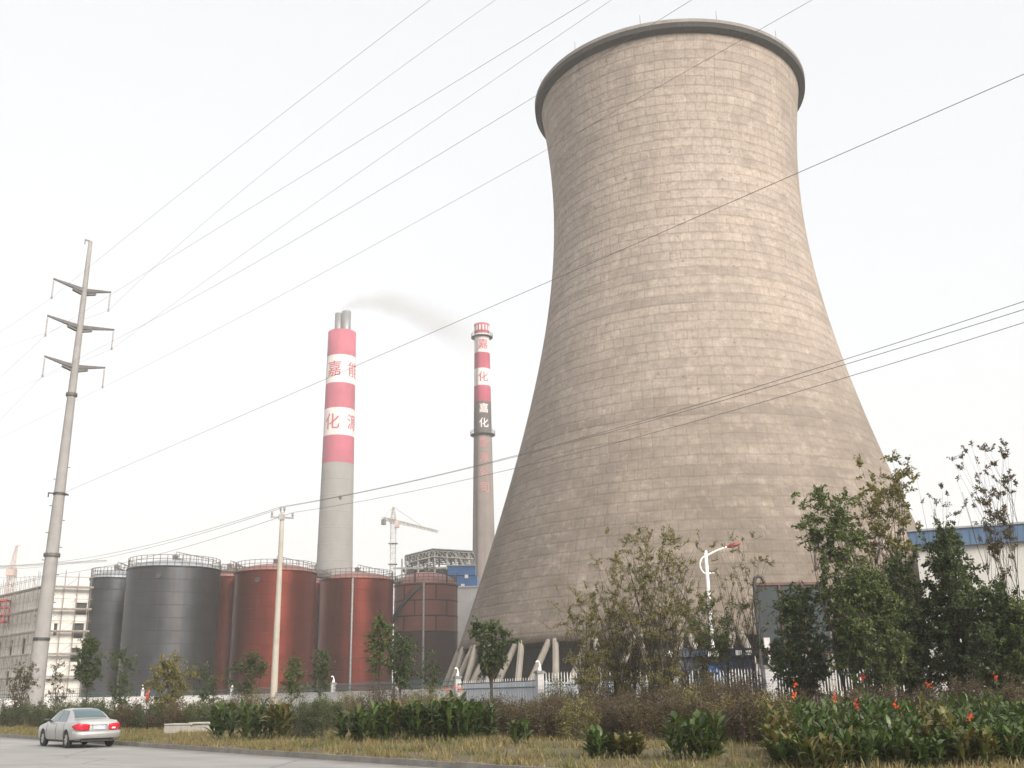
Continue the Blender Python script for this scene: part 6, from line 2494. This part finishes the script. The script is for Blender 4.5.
for px, Y, top, lm in ((28, 68, 702, "leaf_dark"), (50, 66, 704, "leaf_dark"), (84, 62, 700, "leaf_green"), (118, 59, 701, "leaf_dark"), (150, 57, 703, "leaf_dark"), (188, 55, 702, "leaf_bronze"), (222, 53, 703, "leaf_dark"), (325, 49, 700, "leaf_dark")):
    p = onground(px, Y)
    shrub(p, hz(px, top, Y) - p.z, WM(40, Y), lm, "one of the low dark bushes filling the bed along the left verge", GH, seed=560 + k, n=2200, leaf=0.075, stems=30, name="low_bush")
    k += 1

# cannas
GC = "canna clump of the middle bed"
mid = [(228, 43, 700, 34, 9, "leaf_canna", 0), (252, 42, 698, 34, 10, "leaf_canna", 0), (278, 41, 700, 36, 10, "leaf_canna_yellow", 0)]
labs = ["green canna clump at the left end, beside the pale slab", "green canna clump between the pale slab and the slim utility pole", "yellowing canna clump in front of the slim utility pole"]
for i, ((px, Y, top, wpx, ns, lm, fl), lab) in enumerate(zip(mid, labs)):
    p = onground(px, Y)
    canna(p, hz(px, top, Y) - p.z, WM(wpx, Y), ns + 8, lab, "smaller canna clumps", 300 + i, lm, fl, leaf=0.5)
for i, (px, Y, top, lm, fl) in enumerate(((352, 38, 706, "leaf_canna", 0), (374, 37.2, 702, "leaf_canna", 0), (396, 38, 698, "leaf_canna_yellow", 0), (418, 37.6, 700, "leaf_canna", 0),
                                      (440, 37.2, 696, "leaf_canna", 1), (462, 36.8, 696, "leaf_canna", 1), (480, 37.2, 702, "leaf_canna", 0), (385, 40.5, 700, "leaf_canna", 0), (450, 40.5, 694, "leaf_canna_yellow", 1))):
    p = onground(px, Y)
    canna(p, hz(px, top, Y) - p.z, WM(30, Y), 17, "one of the dense green cannas forming the broad clump on the verge in mid picture", GC, 320 + i, lm, fl, leaf=0.5)
for i, (px, Y, top, wpx, ns, lab) in enumerate(((520, 33.3, 720, 18, 6, "single small canna left of the two low ones, before dry brown shrubs"), (600, 27.0, 732, 24, 11, "low compact canna on the grass, left one of two"),
                                             (629, 26.6, 738, 25, 11, "low pale canna on the grass, right one of two"), (692, 25.0, 712, 56, 30, "lone rounded canna clump on the grass right of the two low ones"))):
    p = onground(px, Y)
    canna(p, hz(px, top, Y) - p.z, WM(wpx, Y), ns, lab, "single cannas on the grass", 340 + i, "leaf_canna" if i != 2 else "leaf_canna_yellow", 0, leaf=0.42)
GN = "near canna bed at the lower right"
k = 0
for row, (Y, ytop) in enumerate(((31.0, 690), (28.6, 697), (26.4, 704), (24.4, 712), (22.9, 720), (21.5, 732))):
    for px in range(768 + row * 4, 1062, 31):
        p = onground(px + (k * 13) % 11 - 5, Y + ((k * 7) % 5) * 0.3)
        top = ytop + ((k * 5) % 7 - 3) * 2.0 + (12 if px < 790 else 0)
        fl = (k % 2) if row == 0 else (1 if k % 11 == 0 else 0)
        canna(p, hz(px, top, Y) - p.z, WM(36, Y), 18, "one of the many cannas massed in the near bed at the lower right", GN, 360 + k,
              "leaf_canna" if k % 5 else "leaf_canna_yellow", fl, leaf=0.33, fl_mat="flower_red" if k % 5 == 3 else "flower")
        k += 1
p = onground(1012, 24.5)
canna(p, hz(1012, 716, 24.5) - p.z, 0.9, 14, "bright broad-leaved canna nearest the camera in the bottom right corner", "single cannas on the grass", 399, "leaf_canna", 0, leaf=0.5)

# ------------------------------------------------------------------ the hazy air
t = NT("haze_air")
pv = t.n("ShaderNodeVolumePrincipled")
pv.inputs["Color"].default_value = (0.98, 0.975, 0.965, 1)
pv.inputs["Density"].default_value = 0.00046
pv.inputs["Anisotropy"].default_value = 0.0
t.t.links.new(pv.outputs[0], t.out.inputs["Volume"])
b = MB()
b.box((0, 100, 99), (3200, 3200, 200))
hz_ = b.build("haze", t.mat)
tag(hz_, kind="stuff")
